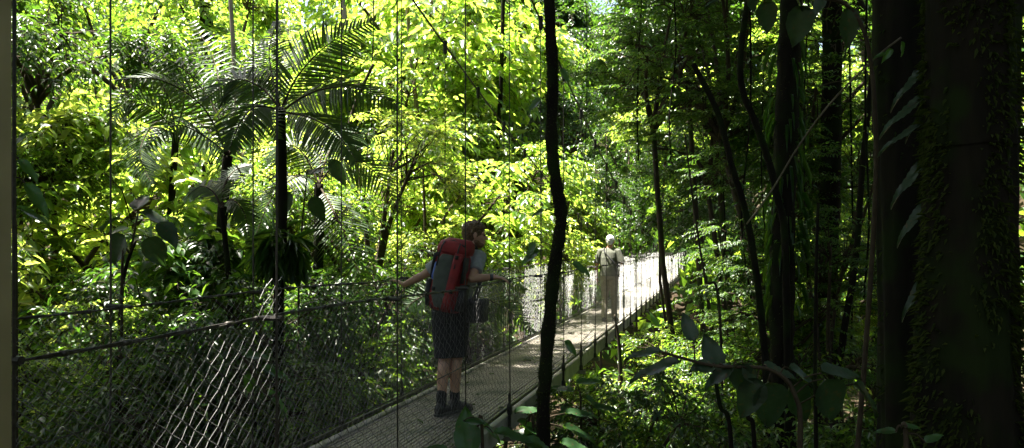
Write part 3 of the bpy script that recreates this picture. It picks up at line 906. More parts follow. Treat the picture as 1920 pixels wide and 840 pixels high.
# ------------------------------------------------------------------ right bank
GR = 'trees on the right bank'
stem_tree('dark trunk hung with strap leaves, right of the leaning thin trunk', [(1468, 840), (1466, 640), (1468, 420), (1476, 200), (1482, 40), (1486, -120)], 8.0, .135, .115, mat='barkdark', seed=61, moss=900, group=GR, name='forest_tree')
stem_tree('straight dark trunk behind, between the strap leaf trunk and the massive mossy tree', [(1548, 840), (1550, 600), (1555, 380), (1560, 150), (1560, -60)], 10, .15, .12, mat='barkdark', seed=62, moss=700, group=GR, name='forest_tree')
stem_tree('thin trunk leaning left over the dark thicket, lit leaves behind it', [(1440, 840), (1432, 640), (1405, 430), (1372, 310), (1345, 210), (1300, 120)], 7.6, .042, .026, mat='barkdark', seed=63, group=GR, moss=300)
stem_tree('crooked branch like trunk bending into the strap leaf trunk', [(1475, 560), (1455, 360), (1420, 240), (1390, 160), (1392, 70), (1410, -40)], 7.8, .04, .03, mat='barkdark', seed=64, group=GR, moss=300)
stem_tree('slim mossy stem rising from the bushes below the old man', [(1166, 840), (1164, 720), (1160, 640), (1152, 590)], 9.0, .05, .008, mat='bark', seed=65, group=GR, moss=250)
stem_tree('thin sapling sloping through the dark thicket', [(1352, 640), (1322, 520), (1300, 380), (1284, 250)], 8.2, .018, .008, mat='bark', seed=66, group=GR)
stem_tree('leaning stem between the straight trunk and the massive tree', [(1565, 800), (1580, 640), (1605, 480), (1618, 300), (1640, 100)], 8.6, .045, .03, mat='barkdark', seed=67, group=GR, moss=200)
stem_tree('slim dark stem low at the right of the broad grey leaves', [(1530, 860), (1528, 700), (1530, 520), (1534, 380)], 6.2, .018, .012, mat='barkdark', seed=68, group=GR)
stem_tree('pair member of thin stems below the broad grey leaves, left one', [(1372, 860), (1350, 760), (1338, 690)], 6.0, .022, .014, mat='barkdark', seed=69, group=GR)
stem_tree('thin stem below the broad grey leaves, right one', [(1415, 860), (1402, 780), (1396, 700)], 6.0, .02, .014, mat='barkdark', seed=70, group=GR)
# pale vine sloping across
m = MB()
pv = catmull([P(1400, 420, 5.4), P(1445, 360, 5.2), P(1500, 270, 5.0), P(1560, 190, 4.8), P(1640, 110, 4.6), P(1690, 70, 4.5)], 8)
rootv = empty('climbing_vine', pv[0], 'thin pale vine sloping up to the massive mossy trunk', 'vine')
m.tube([q - pv[0] for q in pv], .006, 6); m.build('stem', M['barkpale'], rootv)
m = MB(); rs = np.random.default_rng(3)
for (x, y, dx, dzv, L) in ((1672, 92, -.5, -.6, .10), (1690, 78, .2, -.9, .09), (1660, 100, -.8, -.2, .08)):
    broad_leaf(m, P(x, y, 4.5) - pv[0], V(dx, -.1, dzv), V(.2, -.7, .7), L, L * .42, rs)
m.build('leaf_cluster', M['big'], rootv)

# massive mossy tree on the right: two fused columns
def massive(label, pxs, Y, rad, seed, bark, moss_n, flare=1.5):
    rs = np.random.default_rng(seed)
    w_ = [P(x, y, Y) for x, y in pxs]
    base = V(w_[0].x, Y, ground_z(w_[0].x, Y) - .1)
    root = empty('massive_tree', base, label, 'tree', GR)
    top = V(w_[-1].x + .2, Y + .2, 9.5)
    pl = [V(0, 0, 0)] + [q - base for q in w_] + [top - base]
    cv = catmull(pl, 10)
    sides = 44
    ph = rs.uniform(0, 6, 4)
    vs = []; fs = []
    def rr(a, z):
        f = 1 + (flare - 1) * math.exp(-max(0, z) / .9)
        return rad * f * (1 + .10 * math.sin(3 * a + ph[0] + z * .5) + .07 * math.sin(5 * a + ph[1] - z * .8) + .045 * math.sin(11 * a + ph[2] + z * .9)) * (1 - .02 * z)
    for c in cv:
        for k in range(sides):
            a = 2 * PI * k / sides
            r = rr(a, c.z) * (1 + rs.uniform(-.02, .02))
            vs.append(c + V(math.cos(a) * r, math.sin(a) * r, 0))
    n = len(cv)
    for i in range(n - 1):
        for k in range(sides):
            k2 = (k + 1) % sides
            fs.append((i * sides + k, i * sides + k2, (i + 1) * sides + k2, (i + 1) * sides + k))
    fs.append(tuple((n - 1) * sides + k for k in range(sides)))
    m = MB(); m.add(vs, fs); m.build('trunk', M[bark], root)
    if moss_n:
        z = rs.uniform(0, 5.0, moss_n); a = rs.uniform(0, 2 * PI, moss_n)
        patch = (np.sin(3 * a + z * 2.1) + np.sin(5 * a - z * 1.3 + 1) + .8 * np.sin(2 * a + z * 4.7) + rs.normal(0, .45, moss_n)) > .15
        z, a = z[patch], a[patch]
        A = np.array([list(q) for q in cv]); 
        cx = np.interp(z, A[:, 2], A[:, 0]); cyy = np.interp(z, A[:, 2], A[:, 1])
        r = np.array([rr(aa, zz) for aa, zz in zip(a, z)]) * .97
        pos = np.stack([cx + np.cos(a) * r, cyy + np.sin(a) * r, z], 1)
        d = np.stack([np.cos(a), np.sin(a), rs.uniform(-1.2, .4, len(a))], 1) + rs.normal(0, .25, (len(a), 3))
        nn = np.stack([-np.sin(a) * .3, np.cos(a) * .3, np.ones(len(a))], 1)
        m = MB(); m.leaves(pos, d, nn, rs.uniform(.02, .075, len(a)), rs.uniform(.008, .02, len(a)), kind='quad'); tag(m.build('moss', M['moss'], root), kind='stuff')
    return root
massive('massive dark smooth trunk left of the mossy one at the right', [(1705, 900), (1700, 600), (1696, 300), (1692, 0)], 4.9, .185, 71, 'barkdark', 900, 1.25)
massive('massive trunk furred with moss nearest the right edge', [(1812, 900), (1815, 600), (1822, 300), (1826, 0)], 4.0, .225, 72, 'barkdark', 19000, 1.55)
# hanging spear leaves in front of the smooth trunk
rosette('dark plant of long spear leaves climbing before the smooth massive trunk', 1700, 480, 4.15,
        [(1745, 120, 0, -.75, -.1, -.5, .34, .06), (1742, 180, 0, -.8, -.1, -.35, .36, .07), (1740, 230, -.02, -.8, 0, -.25, .32, .06), (1742, 300, 0, -.75, -.1, -.55, .34, .07), (1740, 380, 0, -.7, -.1, -.6, .3, .06), (1735, 520, 0, -.6, -.1, -.7, .28, .05), (1738, 205, 0, -.6, -.1, -.55, .22, .04)], 73,
        mat='bigdark', stem_px=[(1735, 700), (1742, 500), (1744, 300), (1746, 100)])
# overhanging leaves at the top right: a low branch of a near shrub
rosette('dark leaves hanging into the top of the picture right of centre', 1560, 560, 4.4,
        [(1405, -12, 0, .35, .1, -.8, .12, .08), (1432, 5, .1, .25, 0, -1, .19, .15), (1505, 12, 0, -.15, .1, -1, .24, .17), (1545, -4, .15, -.5, -.1, -.7, .13, .09), (1590, 14, 0, .1, 0, -1, .25, .13), (1622, 40, .1, -.7, .1, -.5, .15, .08), (1480, -20, 0, .6, 0, -.6, .18, .12), (1375, -8, 0, -.9, 0, -.1, .18, .1)], 74,
        mat='bigdark', stem_px=[(1630, 560), (1640, 200), (1600, 20), (1480, -4), (1380, -6)])
# broad grey leaves at mid right
rosette('shrub of broad grey green leaves in front of the lower trunks', 1480, 760, 3.9,
        [(1240, 660, 0, -1, 0, .05, .20, .075), (1275, 680, .1, -1, 0, -.12, .30, .10), (1335, 690, 0, -.7, -.2, .1, .13, .13), (1345, 690, .1, -.3, 0, .9, .20, .13), (1375, 690, 0, -.85, -.1, -.35, .19, .11), (1382, 682, 0, .25, -.1, -.9, .17, .14), (1392, 684, 0, .7, -.2, -.8, .14, .09),
         (1430, 690, .1, .9, 0, -.1, .22, .12), (1478, 690, 0, .9, -.1, -.35, .17, .11), (1540, 700, 0, .9, .1, .1, .25, .14), (1545, 710, 0, .3, 0, -.9, .26, .20), (1440, 715, 0, .1, 0, -.9, .28, .20), (1420, 710, 0, -.35, -.1, -.85, .24, .16), (1480, 720, .05, .5, 0, -.8, .26, .17), (1600, 720, .05, .8, 0, -.6, .24, .15), (1300, 640, .1, -.2, .2, .8, .18, .09)], 75,
        mat='bigdark', stem_px=[(1500, 860), (1490, 740), (1440, 692), (1340, 686), (1240, 660)])
rosette('low plant at the foot of the massive mossy trunk', 1700, 860, 3.4,
        [(1690, 800, 0, .8, 0, .1, .10, .05), (1680, 810, 0, -.8, 0, .15, .10, .05), (1700, 815, 0, .5, 0, -.5, .1, .05), (1735, 830, 0, .6, 0, .4, .1, .05)], 76, stem_px=[(1700, 850), (1690, 802)])

right = [
    ('fine', 1110, 120, 12, .95, 'feathery tree hanging above the old man at the top', 'tree'),
    ('fine', 1225, 100, 12.5, .95, 'feathery dark tree in layered sprays over the bridge', 'tree'),
    ('fine', 1340, 100, 12.5, .85, 'feathery tree right of the layered sprays at the top', 'tree'),
    ('fine', 1180, 240, 13, .85, 'feathery sprays directly above the far end of the bridge', 'tree'),
    ('dark', 1210, 330, 70, 4.0, 'deep shaded tree behind the far end of the bridge', 'tree'),
    ('dark', 1330, 370, 64, 4.2, 'dark thicket tree left of the leaning thin trunk', 'tree'),
    ('fine', 1440, 460, 10, .68, 'dark feathery bush hiding the far end of the bridge', 'bush'),
    ('fine', 1440, 540, 9, .6, 'dark feathery bush below the leaning thin trunk', 'bush'),
    ('bright', 1250, 215, 21, .6, 'sunlit tree glowing through the feathery sprays', 'tree'),
    ('bright', 1405, 315, 20, .95, 'sunlit tree behind the leaning thin trunk', 'tree'),
    ('bright', 1420, 120, 22, 1.3, 'bright tree behind the crooked trunk at the top', 'tree'),
    ('bright', 1600, 240, 20, 1.2, 'sunlit tree seen beside the massive trunk', 'tree'),
    ('bright', 1610, 400, 22, 1.1, 'warm lit tree low beside the massive trunk', 'tree'),
    ('fine', 1540, 150, 11, .9, 'dark feathery tree before the straight trunk', 'tree'),
    ('fine', 1560, 420, 9.5, .7, 'feathery shaded bush across the straight trunk', 'bush'),
    ('dark', 1500, 300, 12, .7, 'dark leaves round the strap leaf trunk', 'bush'),
    ('small', 1300, 700, 11, .75, 'bright small leaved bush below the white part of the bridge', 'bush'),
    ('mid', 1420, 620, 10, .66, 'small leaved bush behind the broad grey leaves', 'bush'),
    ('small', 1240, 790, 9, .7, 'small leaved bush right of the slim mossy stem', 'bush'),
    ('mid', 1340, 780, 9.5, .75, 'green bush below the broad grey leaves', 'bush'),
    ('mid', 1440, 800, 8.5, .7, 'green bush at the foot of the strap leaf trunk', 'bush'),
    ('mid', 1130, 760, 10, .7, 'shaded bush under the bridge beside the slim mossy stem', 'bush'),
    ('fine', 1560, 600, 8.5, .65, 'feathery shaded bush left of the smooth massive trunk', 'bush'),
    ('mid', 1590, 800, 8, .7, 'green bush left of the foot of the massive tree', 'bush'),
    ('dark', 1100, 830, 8, .6, 'dark bush under the bridge near the bottom', 'bush'),
    ('bright', 1560, 520, 16, .9, 'sunlit bush far behind the straight trunk', 'bush'),
    ('bright', 1375, 640, 16, .9, 'yellow bush far below the bridge end', 'bush'),
    ('dark', 1190, 40, 47, 2.5, 'dark leafy tree closing the gap above the far end of the bridge', 'tree'),
    ('fine', 1290, 30, 14, 1.0, 'feathery tree at the very top right of the bridge', 'tree'),
    ('dark', 1300, 375, 17, .75, 'shaded dark tree right of the white far end of the bridge', 'tree'),
    ('dark', 1335, 270, 17.5, .7, 'dark tree between the feathery sprays and the leaning thin trunk', 'tree'),
    ('dark', 1120, 385, 36, 1.1, 'low dark tree behind the sunlit old man, left of the bridge', 'tree'),
    ('dark', 1165, 300, 41, 1.4, 'dark tree above the head of the old man, far beyond him', 'tree'),
    ('dark', 980, 190, 31, 1.6, 'dark tree with drooping twigs behind the mossy vine stem', 'tree'),
    ('dark', 1090, 190, 50, 2.6, 'dark tree right of the mossy vine stem, beyond the yellow shrub', 'tree'),
    ('dark', 1340, 340, 30, 1.4, 'dark thicket seen left of the leaning thin trunk', 'tree'),
    ('dark', 1110, 300, 66, 4.0, 'dark tall tree far behind the mossy vine stem', 'tree'),
    ('dark', 1260, 180, 72, 4.4, 'dark tall tree behind the far end of the bridge, deep in the forest', 'tree'),
    ('dark', 1050, 110, 31, 1.4, 'bluish shaded tree behind the top of the mossy vine stem', 'tree'),
]
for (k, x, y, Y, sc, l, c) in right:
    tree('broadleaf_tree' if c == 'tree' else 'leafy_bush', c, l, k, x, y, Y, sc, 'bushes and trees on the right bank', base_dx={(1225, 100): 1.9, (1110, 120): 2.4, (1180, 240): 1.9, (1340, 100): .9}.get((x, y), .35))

# thin hanging vines
rs = np.random.default_rng(12)
for k, (x, y0, y1, Y) in enumerate(((1098, -30, 330, 14), (1205, -30, 300, 12), (1262, -40, 300, 10), (1405, -40, 560, 9), (1432, 120, 640, 8.6), (1518, -40, 520, 9), (1592, 60, 640, 9.5), (1625, -20, 560, 8), (1355, 330, 640, 9.5), (700, -40, 240, 14), (600, 330, 560, 11))):
    a = P(x, y0, Y); e_ = P(x + rs.uniform(-8, 8), y1, Y)
    m = MB(); q = catmull([a, a.lerp(e_, .4) + V(rs.normal(0, .04), 0, 0), a.lerp(e_, .75) + V(rs.normal(0, .05), 0, 0), e_], 6)
    m.tube([z_ - a for z_ in q], rs.uniform(.006, .013), 5)
    r_ = empty('hanging_vine', a, 'thin dark vine hanging straight down among the trees', 'vine', 'hanging vines')
    m.build('stem', M['barkdark'], r_)
    n = 40; i_ = rs.integers(0, len(q), n); pos = np.array([list(q[z_] - a) for z_ in i_]) + rs.normal(0, .03, (n, 3))
    m = MB(); d = rs.normal(0, 1, (n, 3)); d[:, 2] -= .6
    m.leaves(pos, d, rs.normal(0, .4, (n, 3)) + np.array([0, -.4, 1]), rs.uniform(.05, .13, n), rs.uniform(.02, .05, n)); m.build('leaves', M['dark'], r_)

# hanging strap leaves on the trunk
rs = np.random.default_rng(8)
m = MB(); n = 120
tp = P(1476, 300, 8.0)
zz = rs.uniform(-1.6, 1.6, n); a = rs.uniform(0, 2 * PI, n)
pos = np.stack([tp.x + np.cos(a) * .13, tp.y + np.sin(a) * .13, tp.z + zz], 1)
d = np.stack([np.cos(a) * .5, np.sin(a) * .5, -1 + 0 * a], 1)
m.leaves(pos, d, np.stack([np.cos(a), np.sin(a), .3 + 0 * a], 1), rs.uniform(.15, .42, n), rs.uniform(.015, .035, n), kind='strap')
ep = m.build('strap_fern', M['dark']); tag(ep, 'hanging strap fern wrapped round the dark trunk of the right bank', 'fern')

# far forest and undergrowth: masses nobody could count
rs = np.random.default_rng(77)
m = MB(); n = 52000
x = rs.uniform(-75, 75, n); y = rs.uniform(36, 92, n)
gz = np.array([ground_z(a, b) for a, b in zip(x, y)])
z = gz + np.abs(np.sin(x * .31 + 2) * np.cos(y * .27)) * 8 + rs.uniform(-1, 5, n) + 4 * rs.uniform(0, 1, n) ** 2
d = rs.normal(0, 1, (n, 3)); d[:, 2] -= .4
nn = rs.normal(0, .6, (n, 3)) + np.array([0, -.3, 1])
m.leaves(np.stack([x, y, z], 1), d, nn, rs.uniform(.5, 1.3, n), rs.uniform(.3, .6, n), kind='quad')
o = m.build('distant_forest', M['mid']); tag(o, 'distant forest covering the slope behind the bridge', 'forest', kind='stuff')
m = MB(); n = 26000
x = rs.uniform(-16, 16, n); y = rs.uniform(1.5, 34, n) 
pt = (x - B0.x) * RV.x + y * RV.y
gz = np.array([ground_z(a, b) for a, b in zip(x, y)])
d = rs.normal(0, 1, (n, 3)); d[:, 2] += .3
m.leaves(np.stack([x, y, gz + rs.uniform(0, .5, n) ** 1.5], 1), d, rs.normal(0, .4, (n, 3)) + np.array([0, 0, 1]), rs.uniform(.1, .34, n), rs.uniform(.05, .13, n))
o = m.build('undergrowth', M['dark']); tag(o, 'low undergrowth and fallen leaves over the ravine floor', 'undergrowth', kind='stuff')

# added canopy: trees put round the view to shade it, mostly unseen
LIT = []           # points that holes cut in the added crowns let sun reach: (point, radius)
for s in np.arange(12.7, 15.3, .3): LIT.append((bp(s, -.25, 0), .72))
for s in np.arange(16.0, 58, .7): LIT.append((bp(s, 0, .7), 1.05))
for (x, y, z) in ((6.3, 20, 3.5), (9.1, 20, 4.6), (10.2, 22, 2.4), (7.2, 20, 4.6), (9.2, 18.5, 1.2)): LIT.append((V(x, y, z), 1.0))
for z in np.arange(.62, 1.46, .06): LIT.append((bp(3.27 - .76 * (1.3 - z), RT, z), .085))
for (x, y, z) in ((2.2, 11, 0), (2.6, 9.6, -.6), (1.9, 9.2, -.6), (-5.3, 10.5, 3.8), (-4.8, 10.5, 2.6), (-5.7, 10.5, 3.0), (-4.3, 10.3, 3.4),  (-5.8, 10.5, 1.0), (-6.5, 12, 1.5), (-4.8, 8.6, 0)): LIT.append((V(x, y, z), .75))
for (x, y, z) in ((2.7, 11, -.4), (1.8, 9, -.6), (3.0, 8.8, -.3)): LIT.append((V(x, y, z), .3))
for (x, y, z) in ((-3.2, 8.2, -.4), (-2.2, 9.4, -.3), (-3.9, 7.6, .3), (-2.7, 8.8, .4), (-4.4, 8.4, -.2), (-1.6, 10.4, -.2), (-3.3, 9.6, .3), (-5.0, 7.8, .2), (-2.9, 7.4, -.8)): LIT.append((V(x, y, z), .24))
for (x, y, z) in ((.3, 5.5, .1),): LIT.append((V(x, y, z), .22))
def canopy_cut(origin, sc):
    o3 = np.array(origin)
    S = np.array(SUN)
    pts = np.array([list(p) for p, r in LIT]); rad = np.array([r for p, r in LIT]) + .05
    al0 = (o3 - pts) @ S
    dist = np.sqrt(np.maximum(np.sum((o3 - pts) ** 2, 1) - al0 ** 2, 0))
    ok = dist < 5.6 * sc + 1.2
    pts, rad = pts[ok], rad[ok]
    def cut(Pn):
        if len(Pn) * len(pts) < 400000:
            dl = (Pn * sc + o3)[:, None, :] - pts[None]
            al = dl @ S
            return ~(((np.sum(dl * dl, 2) - al * al) < rad[None] ** 2) & (al > 0)).any(1)
        W_ = Pn * sc + o3
        keep = np.ones(len(W_), bool)
        for p, r in zip(pts, rad):
            dlt = W_ - p; al = dlt @ S
            d2 = np.sum(dlt * dlt, 1) - al * al
            keep &= ~((d2 < r * r) & (al > 0))
        return keep
    return cut
def canopy(label, base, c, R, seed, nc, sc=1.0, kind='canopy'):  # tree added to block light, its crown cut open along the sun direction
    c = V(*c); b = V(base[0], base[1], ground_z(*base) - .1)
    root = empty('added_shade_tree', b, label, 'tree', 'trees added for their shade')
    me = crown_mesh(kind, seed, R, nc, 8, canopy_cut(c, sc), 'crown')
    rs = np.random.default_rng(seed)
    tt = MB(); e = c - b - V(0, 0, R[2] * .72)
    cv = catmull([V(0, 0, 0), V(.1, 0, e.z * .45), V(e.x * .06, e.y * .06, e.z * .85), V(e.x * .4, e.y * .4, e.z * .98), e], 6)
    tt.tube(cv, list(np.linspace(.24, .09, len(cv))), 10, wob=.06, rs=rs)
    tt.build('trunk', M['barkdark'], root)
    obj('crown', me, root, c - b, None, (sc, sc, sc))
CANOPY = [
    ('tall canopy tree on the left bank shading the near end of the bridge', (-8.5, 9.0), (-5.0, 7.0, 9.0), (3.2, 2.8, 1.8), 201, 260),
    ('tall canopy tree standing behind the tower', (-6.5, 1.0), (-5.8, 1.6, 8.6), (4.6, 4.4, 1.8), 202, 260),
    ('tall canopy tree on the right bank shading the massive trunks', (6.5, 8.5), (2.6, 9.0, 8.6), (4.6, 4.4, 1.8), 203, 300),
    ('tall canopy tree right of the bridge over the strap leaf trunk', (9.5, 13.0), (7.6, 14.2, 10.0), (4.2, 4.2, 1.8), 204, 260),
    ('tall canopy tree behind the viewer on the right bank', (5.0, -3.0), (4.2, 1.6, 8.0), (5.0, 4.6, 1.6), 205, 280),
    ('tall canopy tree behind the viewer on the left', (-3.0, -6.0), (-2.0, -5.2, 8.0), (5.0, 4.2, 1.8), 206, 240),
    ('tall canopy tree behind the tower whose crown reaches over the bridge entrance', (-9.0, 5.0), (-2.0, 7.4, 9.8), (3.4, 3.8, 1.5), 211, 240),
    ('tall canopy tree at the right beyond the massive trunks', (11.0, 7.0), (10.5, 6.5, 8.5), (4.6, 5.0, 2.0), 207, 240),
    ('tall canopy tree whose crown reaches over the hiker', (-12.5, 12.0), (-1.7, 11.6, 10.2), (3.4, 3.0, 1.6), 208, 240),
    ('tall shading tree beside the bridge far beyond the old man, left side', (-2.0, 38.0), (-1.8, 37.0, 15.5), (5.5, 5.0, 2.2), 212, 240),
    ('tall shading tree beside the bridge far beyond the old man, right side', (15.0, 38.0), (14.2, 37.0, 14.5), (5.0, 5.0, 2.2), 213, 240),
    ('tall canopy tree deep on the right bank behind the straight trunk', (12.5, 20.0), (9.6, 20.0, 11.6), (4.6, 4.6, 1.8), 219, 260),
    ('tall canopy tree right of the bridge beyond the old man', (11.0, 27.0), (9.0, 27.0, 13.6), (3.6, 4.0, 1.8), 220, 240),
    ('tall canopy tree rooted behind the viewer whose crown roofs the viewpoint', (2.5, -3.0), (.4, 3.2, 8.8), (4.0, 3.2, 1.6), 221, 300),
    ('tall shading tree left of the bridge behind the mossy vine stem', (-4.0, 32.0), (-2.4, 31.0, 13.4), (3.8, 4.4, 1.8), 226, 260),
    ('giant tree over the far half of the bridge, left of it', (1.0, 49.0), (2.0, 48.0, 17.0), (3.4, 3.2, 1.6), 227, 240, 1.9),
    ('giant tree over the far half of the bridge, nearest its right side', (15.5, 48.0), (10.5, 48.0, 18.5), (3.4, 3.2, 1.6), 228, 240, 1.9),
    ('giant tree over the far half of the bridge, farther right', (21.0, 47.0), (19.5, 46.0, 17.0), (3.4, 3.2, 1.6), 229, 240, 1.9),
    ('tall canopy tree over the dark thicket right of the bridge', (9.5, 19.5), (2.0, 17.8, 11.2), (2.3, 2.0, 1.5), 232, 200),
    ('tall canopy tree on the right bank closing over the small leaved bushes', (7.5, 10.5), (.6, 10.6, 9.4), (2.6, 2.4, 1.4), 233, 260),
    ('tall canopy tree left of the tower whose crown closes over the netting', (-10.5, 2.5), (-3.4, 4.3, 9.6), (2.9, 2.9, 1.3), 231, 380),
    ('tall canopy tree whose crown hangs over the feathery trees right of the bridge', (8.5, 16.5), (.7, 14.0, 10.4), (2.6, 2.1, 1.4), 230, 170),
    ('giant tree beyond the far end of the bridge, the left one of the front pair', (11.0, 64.0), (11.5, 62.0, 18.0), (3.4, 3.0, 1.6), 222, 240, 1.9),
    ('giant tree beyond the far end of the bridge, the right one of the front pair', (20.0, 63.0), (18.5, 61.0, 17.5), (3.4, 3.0, 1.6), 223, 240, 1.9),
    ('giant tree behind the front pair at the far end of the bridge, left', (13.0, 73.0), (13.0, 71.0, 23.0), (3.6, 3.2, 1.6), 224, 240, 2.0),
    ('giant tree behind the front pair at the far end of the bridge, right', (22.0, 73.0), (21.0, 71.0, 23.0), (3.6, 3.2, 1.6), 225, 240, 2.0),
    ('tall canopy tree at the far left outside the picture', (-13.0, 6.0), (-11.5, 5.0, 8.4), (4.8, 5.0, 2.2), 217, 260),
    ('low spreading tree left of the tower, outside the picture', (-8.0, 1.2), (-7.6, 1.2, 4.2), (3.4, 3.4, 3.4), 218, 230),
    ('low spreading tree straight behind the viewer', (-.5, -7.5), (-.5, -7.0, 3.8), (4.2, 2.6, 3.6), 214, 230),
    ('low spreading tree behind the viewer at the far left', (-8.0, -4.5), (-8.0, -4.0, 4.0), (4.4, 3.6, 3.6), 215, 230),
    ('low spreading tree right behind the viewer', (8.5, -4.0), (8.5, -3.8, 3.8), (3.8, 3.4, 3.6), 216, 230),
    ('low spreading tree close behind the viewer at the right', (4.5, -6.5), (4.5, -6.0, 4.5), (5.0, 3.0, 3.0), 209, 220),
    ('low spreading tree to the right of the viewer', (9.0, 1.0), (9.0, 1.5, 4.0), (3.6, 4.2, 3.2), 210, 220),
]
for a in CANOPY: canopy(*a)

# a few fallen leaves on the deck
rs = np.random.default_rng(31)
m = MB(); broad_leaf(m, V(0, -.04, 0), V(0, 1, 0), V(0, 0, 1), .09, .045, rs, droop=.1, cup=.25)
fl = m.mesh('fallen_leaf', [M['litter']])
for k in range(16):
    s = rs.uniform(5.5, 13); t = rs.uniform(-.44, .44)
    o = obj('fallen_leaf', fl, None, bp(s, t, .010), (rs.normal(0, .12), rs.normal(0, .12), rs.uniform(0, 6.28)), [rs.uniform(.6, 1.2)] * 3)
    tag(o, 'small fallen leaf lying on the deck grating', 'leaf', 'fallen leaves on the deck')
# ------------------------------------------------------------------ people
class Frame:
    def __init__(self, base, yaw=0.0):
        self.o = Vector(base)
        c, s = math.cos(yaw), math.sin(yaw)
        self.f = FV * c + RV * s       # yaw turns towards the right
        self.r = RV * c - FV * s
    def __call__(self, r, f, z): return self.o + self.r * r + self.f * f + UP * z
    def d(self, r, f, z=0): return self.r * r + self.f * f + UP * z

def local(mb_, o):
    mb_.v = [(x - o.x, y - o.y, z - o.z) for x, y, z in mb_.v]; return mb_

def hand(m, wrist, d, palm_n, thumb, size=1.0, curl=.5):
    """palm, four unequal bent fingers and a thumb; d = pointing direction, palm_n = towards the palm side"""
    d = Vector(d).normalized(); n = Vector(palm_n); n = (n - d * n.dot(d)).normalized()
    t = Vector(thumb); t = (t - d * t.dot(d) - n * t.dot(n)).normalized()
    w = Vector(wrist)
    pl = .088 * size
    m.loft([(w - d * .01, t * .026, n * .019), (w + d * pl * .35, t * .036, n * .017), (w + d * pl * .85, t * .040, n * .014), (w + d * pl, t * .037, n * .011)], 14)
    for k, (off, L) in enumerate(((.029, .072), (.0098, .080), (-.0098, .074), (-.029, .058))):
        b = w + d * (pl * .9) + t * off * size
        L *= size; ang = 0; p = b; dd = d + t * (off * 1.5)
        r = .0082 * size
        for seg, frac in enumerate((.46, .31, .23)):
            ang = curl * (.45 if seg == 0 else .6)
            dd = (dd * math.cos(ang) + n * math.sin(ang)).normalized()
            q = p + dd * (L * frac)
            m.capsule(p, q, r, r * .9, 8); p = q; r *= .92
    b = w + d * pl * .25 + t * .026 * size
    q = b + (d * .55 + t * .75 + n * .25).normalized() * .042 * size
    m.capsule(b, q, .0105 * size, .0095 * size, 8)
    m.capsule(q, q + (d * .85 + t * .25 + n * .35).normalized() * .032 * size, .0092 * size, .008 * size, 8)

def head(m, c, fwd, side, up, s=1.0):
    """skull, jaw, nose, brow, ears, lips on head centre c (mid height of the head)"""
    fwd = Vector(fwd).normalized(); up = Vector(up); up = (up - fwd * up.dot(fwd)).normalized(); side = fwd.cross(up)
    E = lambda f, sd, u: c + fwd * (f * s) + side * (sd * s) + up * (u * s)
    m.ellipsoid(E(-.012, 0, .028), side * .076 * s, fwd * .096 * s, up * .085 * s)
    m.ellipsoid(E(.022, 0, -.02), side * .062 * s, fwd * .070 * s, up * .080 * s)
    m.ellipsoid(E(.042, 0, -.075), side * .045 * s, fwd * .048 * s, up * .036 * s)          # jaw and chin
    m.ellipsoid(E(.070, 0, -.092), side * .020 * s, fwd * .020 * s, up * .016 * s)
    m.capsule(E(.082, 0, .012), E(.108, 0, -.024), .0085 * s, .0135 * s, 8)                    # nose
    for q in (-1, 1):
        m.ellipsoid(E(.098, q * .011, -.028), side * .009 * s, fwd * .010 * s, up * .008 * s, 8, 6)
        m.capsule(E(.080, q * .012, .022), E(.070, q * .045, .022), .0085 * s, .008 * s, 8)   # brow
        m.ellipsoid(E(.062, q * .038, -.026), side * .018 * s, fwd * .018 * s, up * .016 * s, 8, 6)  # cheek
        m.ellipsoid(E(-.005, q * .078, -.004), side * .010 * s, (fwd * .019 - up * .004) * s, up * .031 * s, 10, 8)  # ear
    m.capsule(E(.090, -.018, -.054), E(.090, .018, -.054), .0075 * s, .0075 * s, 8)
    m.capsule(E(.088, -.016, -.064), E(.088, .016, -.064), .0078 * s, .0078 * s, 8)
    return E

def shoe(m, ankle, d, s=1.0):
    d = Vector(d).normalized(); w = UP.cross(d)
    a = Vector((ankle.x, ankle.y, ankle.z))
    g_ = a.z - .085
    z0 = Vector((a.x, a.y, g_))
    m.loft([(z0 - d * .075 + UP * .045, w * .026, UP * .035), (z0 - d * .055 + UP * .055, w * .038, UP * .055), (z0 + UP * .06, w * .042, UP * .060), (z0 + d * .07 + UP * .045, w * .044, UP * .045),
            (z0 + d * .13 + UP * .034, w * .046, UP * .034), (z0 + d * .175 + UP * .028, w * .036, UP * .027), (z0 + d * .197 + UP * .024, w * .016, UP * .018)], 16)
    m.capsule(a - UP * .03, a + UP * .035, .047, .044, 14)
def sole(m, ankle, d):
    d = Vector(d).normalized(); w = UP.cross(d)
    z0 = Vector((ankle.x, ankle.y, ankle.z - .085))
    out = [(-.082, .02), (-.06, .042), (0, .043), (.07, .049), (.14, .05), (.185, .036), (.205, .014)]
    vs = []
    for zz in (-.004, .016):
        for f, ww in out: vs.append(z0 + d * f + w * ww + UP * zz)
        for f, ww in reversed(out): vs.append(z0 + d * f - w * ww + UP * zz)
    n = len(out) * 2
    fs = [tuple(range(n - 1, -1, -1)), tuple(range(n, 2 * n))] + [(i, (i + 1) % n, n + (i + 1) % n, n + i) for i in range(n)]
    m.add(vs, fs)

